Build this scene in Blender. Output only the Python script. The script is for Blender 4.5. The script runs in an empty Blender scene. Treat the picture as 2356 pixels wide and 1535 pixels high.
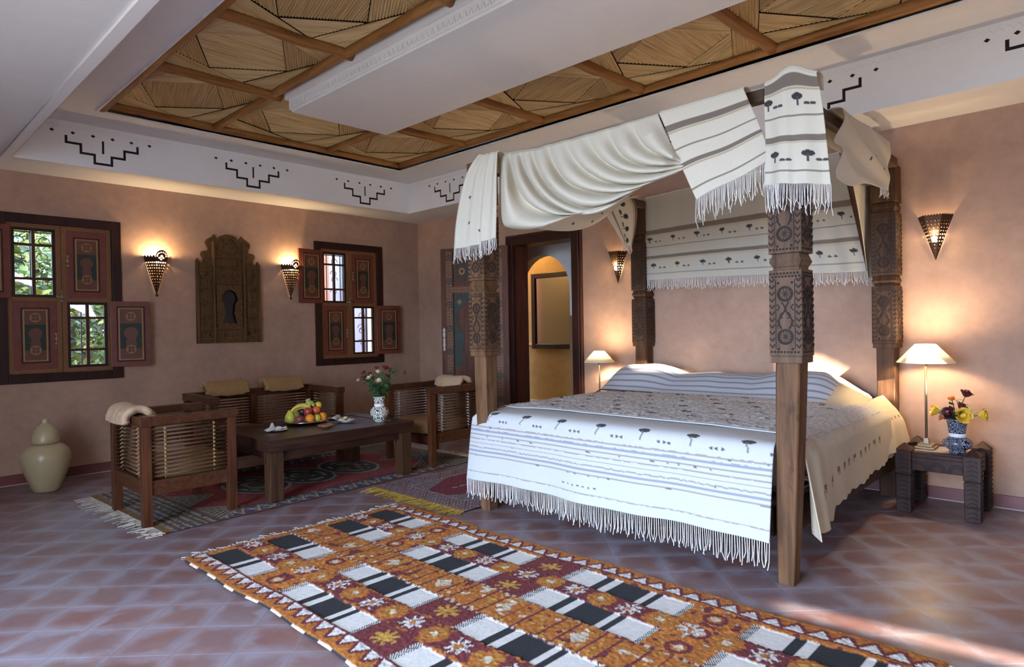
import bpy, bmesh, math, random
import numpy as np
from mathutils import Vector, Matrix, noise
rnd = random.Random(11)
SC = bpy.context.scene
COL = SC.collection
PI = math.pi

# ---------------------------------------------------------------- camera
IW, IH, FPX = 2356, 1535, 1484.4
CAM = Vector((0, 0, 1.2))
_yaw, _pit, _rol = .764, -.0079, -.0174
_f = Vector((math.cos(_yaw)*math.cos(_pit), math.sin(_yaw)*math.cos(_pit), math.sin(_pit)))
_r = _f.cross(Vector((0, 0, 1))).normalized(); _u = _r.cross(_f)
CR = math.cos(_rol)*_r + math.sin(_rol)*_u
CU = -math.sin(_rol)*_r + math.cos(_rol)*_u
cd = bpy.data.cameras.new('camera'); cam = bpy.data.objects.new('camera', cd); COL.objects.link(cam)
cd.sensor_fit = 'HORIZONTAL'; cd.sensor_width = 36; cd.lens = FPX/IW*36; cd.clip_start = .02
cam.matrix_world = Matrix(((CR.x, CU.x, -_f.x, CAM.x), (CR.y, CU.y, -_f.y, CAM.y), (CR.z, CU.z, -_f.z, CAM.z), (0, 0, 0, 1)))
SC.camera = cam
def ray(px, py): return _f + CR*((px-IW/2)/FPX) - CU*((py-IH/2)/FPX)
def onx(px, py, X): d = ray(px, py); return CAM + d*(X/d.x)      # pixel -> point on a wall x = X
def ony(px, py, Y): d = ray(px, py); return CAM + d*(Y/d.y)      # pixel -> point on a wall y = Y
def onz(px, py, z=0.): d = ray(px, py); return CAM + d*((z-CAM.z)/d.z)
def pix(P):
    v = Vector(P)-CAM; d = v.dot(_f)
    return IW/2+FPX*v.dot(CR)/d, IH/2-FPX*v.dot(CU)/d, d

# ---------------------------------------------------------------- sky, sun, exposure
SC.view_settings.view_transform = 'Standard'; SC.view_settings.look = 'None'
SC.view_settings.exposure = 1.02; SC.view_settings.gamma = 1.0; SC.view_settings.use_curve_mapping = False
SC.cycles.use_denoising = True
SC.cycles.max_bounces = 10; SC.cycles.diffuse_bounces = 6; SC.cycles.sample_clamp_indirect = 8
wd = bpy.data.worlds.new('sky'); SC.world = wd; wd.use_nodes = True
bg = wd.node_tree.nodes['Background']; bg.inputs[0].default_value = (.56, .73, 1.0, 1); bg.inputs[1].default_value = 15.0
SUND = Vector((.52, .78, -.28)).normalized()
sl = bpy.data.lights.new('sun', 'SUN'); sl.energy = 26; sl.color = (1, .86, .66); sl.angle = .02
so = bpy.data.objects.new('sun', sl); COL.objects.link(so); so.rotation_euler = SUND.to_track_quat('-Z', 'Y').to_euler()
def portal(loc, rot, sx, sy):
    l = bpy.data.lights.new('portal', 'AREA'); l.shape = 'RECTANGLE'; l.size = sx; l.size_y = sy; l.cycles.is_portal = True
    o = bpy.data.objects.new('portal', l); COL.objects.link(o); o.location = loc; o.rotation_euler = rot
# room measures
YW, XW, HW = 6.536, 5.119, 2.56          # window wall, bed wall, soffit height
XL, YN = -1.30, -1.20                     # garden side wall, near wall
OY0, OY1, OZ = .15, 3.05, 2.32           # garden doorway in the wall x = XL
portal((XL, (OY0+OY1)/2, OZ/2), (0, -PI/2, 0), OZ, OY1-OY0)

# ---------------------------------------------------------------- helpers
def setp(o, label=None, cat=None, group=None, kind=None):
    if label: o['label'] = label
    if cat: o['category'] = cat
    if group: o['group'] = group
    if kind: o['kind'] = kind
    return o
def thing(name, label=None, cat=None, loc=(0, 0, 0), rotz=0, group=None, kind=None):
    o = bpy.data.objects.new(name, None); o.empty_display_size = .05; COL.objects.link(o)
    o.location = loc; o.rotation_euler = (0, 0, rotz)
    return setp(o, label, cat, group, kind)
def obj(name, me, parent=None, loc=(0, 0, 0), rot=(0, 0, 0), scale=(1, 1, 1)):
    o = bpy.data.objects.new(name, me); COL.objects.link(o)
    if parent: o.parent = parent
    o.location = loc; o.rotation_euler = rot; o.scale = scale
    return o
class MB:
    def __init__(s): s.v = []; s.f = []
    def add(s, vs, fs):
        n = len(s.v); s.v += [tuple(v) for v in vs]; s.f += [tuple(i+n for i in f) for f in fs]; return s
    def box(s, x0, y0, z0, x1, y1, z1):
        return s.add([(x0,y0,z0),(x1,y0,z0),(x1,y1,z0),(x0,y1,z0),(x0,y0,z1),(x1,y0,z1),(x1,y1,z1),(x0,y1,z1)],
                     [(3,2,1,0),(4,5,6,7),(0,1,5,4),(1,2,6,5),(2,3,7,6),(3,0,4,7)])
    def frustum(s, c0, h0, c1, h1):      # square section, centres and half sizes
        vs = []
        for c, h in ((c0, h0), (c1, h1)):
            hx, hy = (h, h) if not isinstance(h, tuple) else h
            vs += [(c[0]-hx,c[1]-hy,c[2]),(c[0]+hx,c[1]-hy,c[2]),(c[0]+hx,c[1]+hy,c[2]),(c[0]-hx,c[1]+hy,c[2])]
        return s.add(vs, [(3,2,1,0),(4,5,6,7),(0,1,5,4),(1,2,6,5),(2,3,7,6),(3,0,4,7)])
    def tube(s, pts, r, n=6, cap=True):
        pts = [Vector(p) for p in pts]; m = len(pts); rs = r if isinstance(r, (list, tuple)) else [r]*m
        base = len(s.v); up = None
        for i, p in enumerate(pts):
            t = (pts[min(i+1, m-1)]-pts[max(i-1, 0)])
            t = t.normalized() if t.length > 1e-9 else Vector((0,0,1))
            if up is None: up = t.orthogonal().normalized()
            a = (up - t*up.dot(t)); a = a.normalized() if a.length > 1e-6 else t.orthogonal().normalized(); up = a
            b = t.cross(a)
            for k in range(n):
                q = 2*PI*k/n; s.v.append(tuple(p+(a*math.cos(q)+b*math.sin(q))*rs[i]))
        for i in range(m-1):
            for k in range(n):
                s.f.append((base+i*n+k, base+i*n+(k+1)%n, base+(i+1)*n+(k+1)%n, base+(i+1)*n+k))
        if cap:
            s.f.append(tuple(base+k for k in range(n))[::-1]); s.f.append(tuple(base+(m-1)*n+k for k in range(n)))
        return s
    def lathe(s, prof, n=24, c=(0,0,0), a0=0, a1=2*PI):
        full = abs(a1-a0-2*PI) < 1e-6; cols = n if full else n+1; base = len(s.v)
        for r, z in prof:
            for k in range(cols):
                q = a0+(a1-a0)*k/n; s.v.append((c[0]+r*math.cos(q), c[1]+r*math.sin(q), c[2]+z))
        for i in range(len(prof)-1):
            for k in range(n):
                k2 = (k+1) % cols
                s.f.append((base+i*cols+k, base+i*cols+k2, base+(i+1)*cols+k2, base+(i+1)*cols+k))
        return s
    def sphere(s, c, r, n=12, m=8):
        rx, ry, rz = r if isinstance(r, tuple) else (r, r, r)
        base = len(s.v); s.v.append((c[0], c[1], c[2]-rz))
        for i in range(1, m):
            t = -PI/2+PI*i/m
            for k in range(n):
                q = 2*PI*k/n; s.v.append((c[0]+rx*math.cos(t)*math.cos(q), c[1]+ry*math.cos(t)*math.sin(q), c[2]+rz*math.sin(t)))
        s.v.append((c[0], c[1], c[2]+rz)); top = len(s.v)-1
        for k in range(n):
            s.f.append((base, base+1+(k+1)%n, base+1+k)); s.f.append((top, base+1+(m-2)*n+k, base+1+(m-2)*n+(k+1)%n))
            for i in range(m-2):
                a = base+1+i*n; s.f.append((a+k, a+(k+1)%n, a+n+(k+1)%n, a+n+k))
        return s
    def xf(s, M, start=0):
        s.v[start:] = [tuple(M @ Vector(v)) for v in s.v[start:]]; return s
    def mesh(s, name, mat, smooth=False):
        me = bpy.data.meshes.new(name); me.from_pydata(s.v, [], s.f); me.update()
        if mat: me.materials.append(mat)
        if smooth: me.polygons.foreach_set('use_smooth', [True]*len(me.polygons))
        return me
    def build(s, name, mat, parent=None, smooth=False, bevel=0, loc=(0,0,0), rot=(0,0,0)):
        o = obj(name, s.mesh(name, mat, smooth), parent, loc, rot)
        if bevel:
            b = o.modifiers.new('bevel', 'BEVEL'); b.width = bevel; b.segments = 2; b.limit_method = 'ANGLE'
        return o
def plate(name, outline, holes, t, mat, parent=None, loc=(0,0,0), rot=(0,0,0), bev=0):
    """flat sheet of thickness t in its local xy plane, with real holes"""
    cu = bpy.data.curves.new(name, 'CURVE'); cu.dimensions = '2D'; cu.fill_mode = 'BOTH'; cu.extrude = t/2; cu.bevel_depth = bev
    for poly in [outline]+list(holes):
        sp = cu.splines.new('POLY'); sp.points.add(len(poly)-1); sp.use_cyclic_u = True
        for p, q in zip(sp.points, poly): p.co = (q[0], q[1], 0, 1)
    tmp = bpy.data.objects.new('tmp', cu); COL.objects.link(tmp)
    dg = bpy.context.evaluated_depsgraph_get(); dg.update()
    me = bpy.data.meshes.new_from_object(tmp.evaluated_get(dg)); me.name = name
    bpy.data.objects.remove(tmp); bpy.data.curves.remove(cu)
    me.materials.clear(); me.materials.append(mat)
    return obj(name, me, parent, loc, rot)
def circ(x, y, r, n=16, ry=None): return [(x+r*math.cos(2*PI*k/n), y+(ry or r)*math.sin(2*PI*k/n)) for k in range(n)]
def rect(x0, y0, x1, y1): return [(x0,y0),(x1,y0),(x1,y1),(x0,y1)]
def sheet(name, P, colors, mat, parent=None, thick=.004, smooth=True):
    """P: array (nu,nv,3) of points, colors: (nu,nv,3) linear"""
    P = np.asarray(P, dtype=np.float32); nu, nv = P.shape[:2]
    idx = np.arange(nu*nv).reshape(nu, nv)
    q = np.stack([idx[:-1,:-1], idx[1:,:-1], idx[1:,1:], idx[:-1,1:]], -1).reshape(-1, 4)
    me = bpy.data.meshes.new(name)
    me.vertices.add(nu*nv); me.vertices.foreach_set('co', P.reshape(-1))
    me.loops.add(q.size); me.loops.foreach_set('vertex_index', q.reshape(-1).astype(np.int32))
    me.polygons.add(len(q)); me.polygons.foreach_set('loop_start', np.arange(0, q.size, 4, dtype=np.int32))
    me.polygons.foreach_set('loop_total', np.full(len(q), 4, dtype=np.int32))
    me.update(calc_edges=True); me.validate()
    if colors is not None:
        at = me.color_attributes.new('Col', 'FLOAT_COLOR', 'POINT')
        c = np.ones((nu*nv, 4), dtype=np.float32); c[:, :3] = np.asarray(colors, dtype=np.float32).reshape(-1, 3)
        at.data.foreach_set('color', c.reshape(-1))
    me.materials.append(mat)
    if smooth: me.polygons.foreach_set('use_smooth', [True]*len(me.polygons))
    o = obj(name, me, parent)
    if thick:
        m = o.modifiers.new('thickness', 'SOLIDIFY'); m.thickness = thick; m.offset = 0
    return o
def lerp(a, b, t): return a+(b-a)*t
def resample(pts, n):
    pts = [Vector(p) for p in pts]; L = [0]
    for a, b in zip(pts, pts[1:]): L.append(L[-1]+(b-a).length)
    out = []; j = 0
    for i in range(n):
        d = L[-1]*i/(n-1)
        while j < len(pts)-2 and L[j+1] < d: j += 1
        t = (d-L[j])/max(1e-9, L[j+1]-L[j]); out.append(pts[j].lerp(pts[j+1], min(1, t)))
    return out
def smoothpts(pts, it=2):
    pts = [Vector(p) for p in pts]
    for _ in range(it):                     # Chaikin corner cutting, ends kept
        o = [pts[0]]
        for a, b in zip(pts, pts[1:]): o += [a.lerp(b, .25), a.lerp(b, .75)]
        o.append(pts[-1]); pts = o
    return pts
def nz(x, y, z=0., s=1.): return noise.noise(Vector((x*s, y*s, z*s)))

# ---------------------------------------------------------------- materials
MATS = {}
def newmat(name):
    m = bpy.data.materials.new(name); m.use_nodes = True; nt = m.node_tree
    return m, nt, nt.nodes['Principled BSDF']
def c4(c): return (c[0], c[1], c[2], 1)
def coords(nt, scale=(1,1,1), src='Object', rot=(0,0,0)):
    tc = nt.nodes.new('ShaderNodeTexCoord'); mp = nt.nodes.new('ShaderNodeMapping')
    mp.inputs['Scale'].default_value = scale; mp.inputs['Rotation'].default_value = rot
    nt.links.new(tc.outputs[src], mp.inputs[0]); return mp.outputs[0]
def noisen(nt, vec, scale, detail=4, rough=.55, dist=0):
    n = nt.nodes.new('ShaderNodeTexNoise'); n.inputs['Scale'].default_value = scale; n.inputs['Detail'].default_value = detail
    n.inputs['Roughness'].default_value = rough; n.inputs['Distortion'].default_value = dist
    nt.links.new(vec, n.inputs['Vector']); return n.outputs['Fac']
def ramp(nt, fac, stops):
    r = nt.nodes.new('ShaderNodeValToRGB'); el = r.color_ramp.elements
    while len(el) < len(stops): el.new(.5)
    for e, (p, c) in zip(el, stops): e.position = p; e.color = c4(c)
    nt.links.new(fac, r.inputs[0]); return r.outputs[0]
def mixc(nt, fac, a, b, mode='MIX'):
    m = nt.nodes.new('ShaderNodeMix'); m.data_type = 'RGBA'; m.blend_type = mode
    for s, v in ((m.inputs[0], fac), (m.inputs[6], a), (m.inputs[7], b)):
        if isinstance(v, (int, float)): s.default_value = v
        elif isinstance(v, tuple): s.default_value = c4(v)
        else: nt.links.new(v, s)
    return m.outputs[2]
def math_(nt, op, a, b=None):
    m = nt.nodes.new('ShaderNodeMath'); m.operation = op
    for s, v in zip(m.inputs, (a, b)):
        if v is None: continue
        if isinstance(v, (int, float)): s.default_value = v
        else: nt.links.new(v, s)
    return m.outputs[0]
def bump(nt, b, h, strength, dist=.01):
    n = nt.nodes.new('ShaderNodeBump'); n.inputs['Strength'].default_value = strength; n.inputs['Distance'].default_value = dist
    nt.links.new(h, n.inputs['Height']); nt.links.new(n.outputs[0], b.inputs['Normal'])
def flat(name, c, rough=.6, metal=0., var=.12, scale=8., bmp=0.):
    if name in MATS: return MATS[name]
    m, nt, b = newmat(name); v = coords(nt); n = noisen(nt, v, scale)
    lo = tuple(max(0, x*(1-var)) for x in c); hi = tuple(min(1, x*(1+var)) for x in c)
    nt.links.new(ramp(nt, n, [(.3, lo), (.7, hi)]), b.inputs['Base Color'])
    b.inputs['Roughness'].default_value = rough; b.inputs['Metallic'].default_value = metal
    if bmp: bump(nt, b, noisen(nt, v, scale*6), bmp, .004)
    MATS[name] = m; return m
def wood(name, dark, light, axis='z', rough=.5, scale=1., knots=False):
    m, nt, b = newmat(name)
    sc = {'x': (1.2, 14, 14), 'y': (14, 1.2, 14), 'z': (14, 14, 1.2)}[axis]
    v = coords(nt, tuple(s*scale for s in sc)); n = noisen(nt, v, 2.2, 6, .6, .6); n2 = noisen(nt, coords(nt), 3.0, 3)
    col = ramp(nt, n, [(.3, dark), (.52, tuple((a+c)/2 for a, c in zip(dark, light))), (.75, light)])
    col = mixc(nt, math_(nt, 'MULTIPLY', n2, .5), col, tuple(x*.55 for x in dark))
    if knots:
        kn = noisen(nt, coords(nt, (1, 1, .45)), 9, 3, .5, 1.0); col = mixc(nt, ramp(nt, kn, [(.56, (0,0,0)), (.68, (.8,.8,.8))]), col, tuple(x*.5 for x in dark))
    nt.links.new(col, b.inputs['Base Color']); b.inputs['Roughness'].default_value = rough
    b.inputs['Specular IOR Level'].default_value = .22; bump(nt, b, n, .25, .004); MATS[name] = m; return m
def painted(name, c1, c2, scale, rough=.6, thr=.5):     # small painted ornament: two colours in a fine regular figure
    m, nt, b = newmat(name); v = coords(nt, (1,1,1))
    w = nt.nodes.new('ShaderNodeTexVoronoi'); w.feature = 'F1'; w.inputs['Scale'].default_value = scale; w.inputs['Randomness'].default_value = .15
    nt.links.new(v, w.inputs['Vector'])
    s = math_(nt, 'FRACT', math_(nt, 'MULTIPLY', w.outputs['Distance'], 3.2))
    nt.links.new(ramp(nt, s, [(thr-.12, c1), (thr+.12, c2)]), b.inputs['Base Color']); b.inputs['Roughness'].default_value = rough
    MATS[name] = m; return m
def vcol(name, rough=.9, bscale=300., bstr=.25, dk=.25, trans=0.):
    m, nt, b = newmat(name); a = nt.nodes.new('ShaderNodeVertexColor'); a.layer_name = 'Col'
    v = coords(nt); n = noisen(nt, v, 40, 3)
    col = mixc(nt, math_(nt, 'MULTIPLY', n, dk), a.outputs[0], (0, 0, 0), 'MIX')
    nt.links.new(col, b.inputs['Base Color']); b.inputs['Roughness'].default_value = rough
    if bstr: bump(nt, b, noisen(nt, v, bscale, 2), bstr, .002)
    if trans:
        t = nt.nodes.new('ShaderNodeBsdfTranslucent'); nt.links.new(col, t.inputs[0])
        mx = nt.nodes.new('ShaderNodeMixShader'); mx.inputs[0].default_value = trans
        nt.links.new(b.outputs[0], mx.inputs[1]); nt.links.new(t.outputs[0], mx.inputs[2])
        nt.links.new(mx.outputs[0], nt.nodes['Material Output'].inputs[0])
    MATS[name] = m; return m
def emis(name, c, s):
    m, nt, b = newmat(name); b.inputs['Base Color'].default_value = c4(c)
    b.inputs['Emission Color'].default_value = c4(c); b.inputs['Emission Strength'].default_value = s; return m
def plaster(name, c, var=.14, rough=.7, bmp=.15):
    m, nt, b = newmat(name); v = coords(nt)
    n1 = noisen(nt, v, 1.6, 6, .62, .5); n2 = noisen(nt, v, 14, 5, .6)
    f = math_(nt, 'ADD', math_(nt, 'MULTIPLY', n1, .65), math_(nt, 'MULTIPLY', n2, .35))
    lo = tuple(x*(1-var) for x in c); hi = tuple(min(1, x*(1+var)) for x in c)
    nt.links.new(ramp(nt, f, [(.32, lo), (.68, hi)]), b.inputs['Base Color'])
    b.inputs['Roughness'].default_value = rough; bump(nt, b, n2, bmp, .01); MATS[name] = m; return m

M_wall = plaster('peach_tadelakt', (.395, .24, .168), .20)
M_white = plaster('white_plaster', (.76, .735, .72), .04, .8, .08)
M_dado = flat('red_baseboard', (.16, .045, .04), .45)
M_cap = flat('grout_line', (.42, .36, .34), .7)
M_dark = flat('dark_slot', (.012, .007, .006), .9)
M_redwood = wood('red_brown_wood', (.045, .012, .007), (.13, .04, .02), 'z', .42)
M_frame = wood('dark_frame_wood', (.018, .006, .005), (.055, .018, .012), 'z', .4)
M_post = wood('weathered_post_wood', (.065, .027, .010), (.235, .112, .048), 'z', .6, 1., True)
M_carve = flat('groove_shade', (.022, .012, .008), .8)  # shade of carved grooves, painted as a dark colour on raised lines
M_blockw = wood('carved_block_wood', (.080, .043, .026), (.21, .122, .075), 'z', .65)
M_darkpost = wood('dark_post_wood', (.045, .019, .009), (.14, .068, .032), 'z', .6)
M_chair = wood('chair_wood', (.045, .013, .005), (.15, .05, .02), 'z', .38)
M_chairx = wood('chair_rail_wood', (.04, .012, .005), (.13, .045, .018), 'x', .38)
M_rod = wood('chair_rod_wood', (.07, .03, .015), (.20, .10, .055), 'x', .45)
M_rope = flat('lashing_rope', (.42, .27, .10), .8)
M_ropew = flat('pale_rope', (.5, .44, .36), .8)
M_table = wood('table_wood', (.022, .009, .006), (.085, .035, .02), 'x', .32)
M_tleg = wood('table_leg_wood', (.03, .013, .007), (.12, .055, .026), 'z', .4)
M_cush = flat('ochre_cushion', (.27, .15, .055), .9, 0, .1, 30, .2)
M_cush2 = flat('beige_cushion', (.46, .31, .19), .9, 0, .1, 30, .2)
M_log = wood('ceiling_log', (.20, .075, .02), (.55, .27, .085), 'x', .5)
M_cloth = vcol('woven_wool', .9, 350, .10, .07, .28)
M_rug = vcol('knotted_wool', .95, 220, .6, .25)
M_fr = flat('white_fringe', (.74, .71, .66), .9)
M_iron = flat('black_iron', (.02, .02, .022), .5, .6)
M_brass = flat('aged_brass', (.30, .24, .17), .45, .7)
M_tin = flat('pale_tin', (.55, .52, .48), .4, .6)
M_pierce = flat('pierced_brown_metal', (.05, .022, .012), .5, .5)
M_ochre = painted('ochre_paint', (.27, .12, .03), (.10, .03, .012), 38)
M_ochre1 = flat('plain_ochre', (.26, .12, .04), .6)
M_redp = flat('red_paint', (.145, .028, .016), .5, 0, .2, 20)
M_greenp = flat('dark_green_paint', (.012, .02, .014), .6)
M_doorp = wood('door_paint', (.085, .032, .021), (.17, .075, .05), 'z', .5)
M_dgreen = flat('door_green', (.028, .042, .034), .6)

def m_glass():
    m, nt, b = newmat('window_glass'); b.inputs['Base Color'].default_value = (1,1,1,1); b.inputs['Roughness'].default_value = 0
    t = nt.nodes.new('ShaderNodeBsdfTransparent'); g = nt.nodes.new('ShaderNodeBsdfGlossy'); g.inputs['Roughness'].default_value = .02
    mx = nt.nodes.new('ShaderNodeMixShader'); mx.inputs[0].default_value = .06
    nt.links.new(t.outputs[0], mx.inputs[1]); nt.links.new(g.outputs[0], mx.inputs[2]); nt.links.new(mx.outputs[0], nt.nodes['Material Output'].inputs[0]); return m
M_glass = m_glass()
def m_tile():
    m, nt, b = newmat('terracotta_tile'); v = coords(nt)
    sx = nt.nodes.new('ShaderNodeSeparateXYZ'); nt.links.new(v, sx.inputs[0])
    e = math_(nt, 'MAXIMUM', math_(nt, 'ABSOLUTE', sx.outputs[0]), math_(nt, 'ABSOLUTE', sx.outputs[1]))
    oi = nt.nodes.new('ShaderNodeObjectInfo'); w = nt.nodes.new('ShaderNodeNewGeometry')
    n = noisen(nt, w.outputs['Position'], 7, 5, .62, .8); n2 = noisen(nt, w.outputs['Position'], 2.3, 4, .6)
    ee = math_(nt, 'ADD', math_(nt, 'DIVIDE', e, .111), math_(nt, 'MULTIPLY', math_(nt, 'SUBTRACT', n, .5), 2.1))
    rr = ramp(nt, oi.outputs['Random'], [(0, (.165, .078, .068)), (.5, (.20, .092, .078)), (1, (.175, .10, .095))])
    body = mixc(nt, ramp(nt, n2, [(.38, (0,0,0)), (.66, (1,1,1))]), rr, (.20, .14, .15))
    col = mixc(nt, math_(nt, 'MULTIPLY', ramp(nt, ee, [(.50, (0,0,0)), (1.02, (1,1,1))]), math_(nt, 'ADD', .55, math_(nt, 'MULTIPLY', oi.outputs['Random'], .45))), body, (.25, .215, .245))
    nt.links.new(col, b.inputs['Base Color'])
    nt.links.new(ramp(nt, n, [(.3, (.30,.30,.30)), (.7, (.48,.48,.48))]), b.inputs['Roughness']); bump(nt, b, n, .12, .004)
    return m
M_tile = m_tile()
M_grout = flat('floor_grout', (.21, .165, .18), .55, 0, .12, 10)
def m_reed():
    m, nt, b = newmat('reed'); n = noisen(nt, coords(nt, (2.5, 95, 1)), 1.0, 4, .6); oi = nt.nodes.new('ShaderNodeObjectInfo')
    col = ramp(nt, n, [(.3, (.26, .155, .055)), (.5, (.58, .40, .18)), (.72, (.80, .63, .36))])
    col = mixc(nt, math_(nt, 'MULTIPLY', oi.outputs['Random'], .5), col, (.36, .22, .09))
    nt.links.new(col, b.inputs['Base Color']); b.inputs['Roughness'].default_value = .55; return m
M_reed = m_reed()

# ---------------------------------------------------------------- floor
GR = (1/math.sqrt(2))
PT, U0, V0 = .228, 2.431, 2.382
fl = thing('floor', kind='structure')
MB().box(XL-.2, YN-.2, -.12, XW+.2, YW+.2, -.0004).build('grout_bed', M_grout, fl)
def tile_mesh():
    h = PT/2-.0004; k = .0006; b = MB()
    b.add([(-h,-h,-.0006),(h,-h,-.0006),(h,h,-.0006),(-h,h,-.0006),(-h+k,-h+k,0),(h-k,-h+k,0),(h-k,h-k,0),(-h+k,h-k,0)],
          [(4,5,6,7),(0,1,5,4),(1,2,6,5),(2,3,7,6),(3,0,4,7)])
    return b
TM = tile_mesh().mesh('tile', M_tile)
cells = []
for i in range(-22, 40):
    for j in range(-32, 32):
        u = U0+PT*(i+.5); v = V0+PT*(j+.5); x = (u-v)*GR; y = (u+v)*GR
        if not (XL+.17 < x < XW-.16 and YN+.17 < y < YW-.16): continue
        p = pix((x, y, 0)); vis = p[2] > .3 and -60 < p[0] < IW+60 and p[1] < IH+60
        hid = (1.40 < x < 2.48 and .6 < y < 3.5) or (1.5 < x < 3.8 and 4.42 < y < 5.5) or (2.95 < x < 3.9 and 3.3 < y < 4.05) or (3.4 < x and 1.6 < y < 4.2)
        cells.append((0 if vis and not hid else 1, p[2] if p[2] > 0 else 99, x, y))
cells.sort()
rest = MB()
for n, (hid, d, x, y) in enumerate(cells):
    if n < 300 and not hid: obj('tile', TM, fl, (x, y, 0), (0, 0, PI/4))
    else:
        s = len(rest.v); tm = tile_mesh(); rest.add(tm.v, tm.f); rest.xf(Matrix.Translation((x, y, 0)) @ Matrix.Rotation(PI/4, 4, 'Z'), s)
def m_tilefield():
    m = M_tile.copy(); m.name = 'terracotta_tile_field'; nt = m.node_tree   # same tile, centre found from the world grid
    for nd in list(nt.nodes):
        if nd.type == 'MAPPING': mp = nd
    w = [n for n in nt.nodes if n.type == 'NEW_GEOMETRY'][0]
    r = nt.nodes.new('ShaderNodeMapping'); r.vector_type = 'POINT'; r.inputs['Rotation'].default_value = (0, 0, -PI/4)
    nt.links.new(w.outputs['Position'], r.inputs[0])
    a = nt.nodes.new('ShaderNodeVectorMath'); a.operation = 'SUBTRACT'; a.inputs[1].default_value = (U0, V0, 0); nt.links.new(r.outputs[0], a.inputs[0])
    f = nt.nodes.new('ShaderNodeVectorMath'); f.operation = 'MODULO'; f.inputs[1].default_value = (PT, PT, 1e3)
    ad = nt.nodes.new('ShaderNodeVectorMath'); ad.operation = 'ADD'; ad.inputs[1].default_value = (PT*100, PT*100, 0)
    nt.links.new(a.outputs[0], ad.inputs[0]); nt.links.new(ad.outputs[0], f.inputs[0])
    s = nt.nodes.new('ShaderNodeVectorMath'); s.operation = 'SUBTRACT'; s.inputs[1].default_value = (PT/2, PT/2, 0); nt.links.new(f.outputs[0], s.inputs[0])
    sep = [n for n in nt.nodes if n.type == 'SEPXYZ'][0]; nt.links.new(s.outputs[0], sep.inputs[0]); return m
setp(rest.build('tile_field', m_tilefield(), fl), kind='stuff')

# ---------------------------------------------------------------- walls
W1 = (.868, 1.763); W2 = (3.665, 4.560); WZ = (.819, 2.210)
ZT = 3.1
def wallplate(name, outline, holes, t, axis, at, mat):
    # plate local xy -> wall; axis 'y': local x = world x; axis 'x': local x = world y
    if axis == 'y': o = plate(name, outline, holes, t, mat, None, (0, at, 0), (PI/2, 0, 0))
    else: o = plate(name, outline, holes, t, mat, None, (at, 0, 0), (PI/2, 0, PI/2))
    return setp(o, kind='structure')
wallplate('wall_windows', rect(XL-.3, 0, XW+.3, ZT), [rect(W1[0]+.03, WZ[0]+.03, W1[1]-.03, WZ[1]-.03), rect(W2[0]+.03, WZ[0]+.03, W2[1]-.03, WZ[1]-.03)], .30, 'y', YW+.15, M_wall)
DY0, DY1, DZ = 4.03, 4.84, 2.095
wallplate('wall_bed', [(YN-.3, 0), (DY0-.02, 0), (DY0-.02, DZ+.02), (DY1+.02, DZ+.02), (DY1+.02, 0), (YW, 0), (YW, ZT), (YN-.3, ZT)], [], .20, 'x', XW+.10, M_wall)
wallplate('wall_garden', [(YN-.3, 0), (OY0, 0), (OY0, OZ), (OY1, OZ), (OY1, 0), (YW, 0), (YW, ZT), (YN-.3, ZT)], [], .30, 'x', XL-.15, M_wall)
def back(P):                       # follow the sun ray from P back to the near wall
    P = Vector(P); t = (P.y-YN)/SUND.y; q = P-SUND*t; return (q.x, q.z)
slit = [back((x, y, 0)) for x, y in ((2.70, 1.13), (2.78, 1.05), (2.93, .10), (2.83, .05))]
patch = [back(p) for p in ((XW, 2.0, .93), (XW, 1.72, .95), (XW, 1.50, .84), (XW, 1.30, .60), (XW, 2.0, .62))]
ridge = [back(p) for p in ((4.88, 3.34, .90), (4.88, 2.45, .90), (4.88, 2.45, .80), (4.88, 3.34, .72))]
wallplate('wall_near', rect(XL-.3, 0, XW+.3, ZT), [slit, patch, ridge], .02, 'y', YN-.01, M_wall)  # invented openings, shaped along the sun to cast the streak and bright spots
def base(name, x0, y0, x1, y1):
    b = thing(name, kind='structure')
    MB().box(x0, y0, 0, x1, y1, .085).build('board', M_dado, b, bevel=.003)
    e = .004
    MB().box(x0-(e if y1-y0 > x1-x0 else 0), y0-(e if x1-x0 > y1-y0 else 0), 0, x1, y1, .006).build('grout_strip', M_cap, b)
base('baseboard_windows', XL, YW-.014, XW, YW)
base('baseboard_bed_right', XW-.014, YN, XW, DY0-.10)
base('baseboard_bed_left', XW-.014, DY1+.10, XW, YW)

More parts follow.
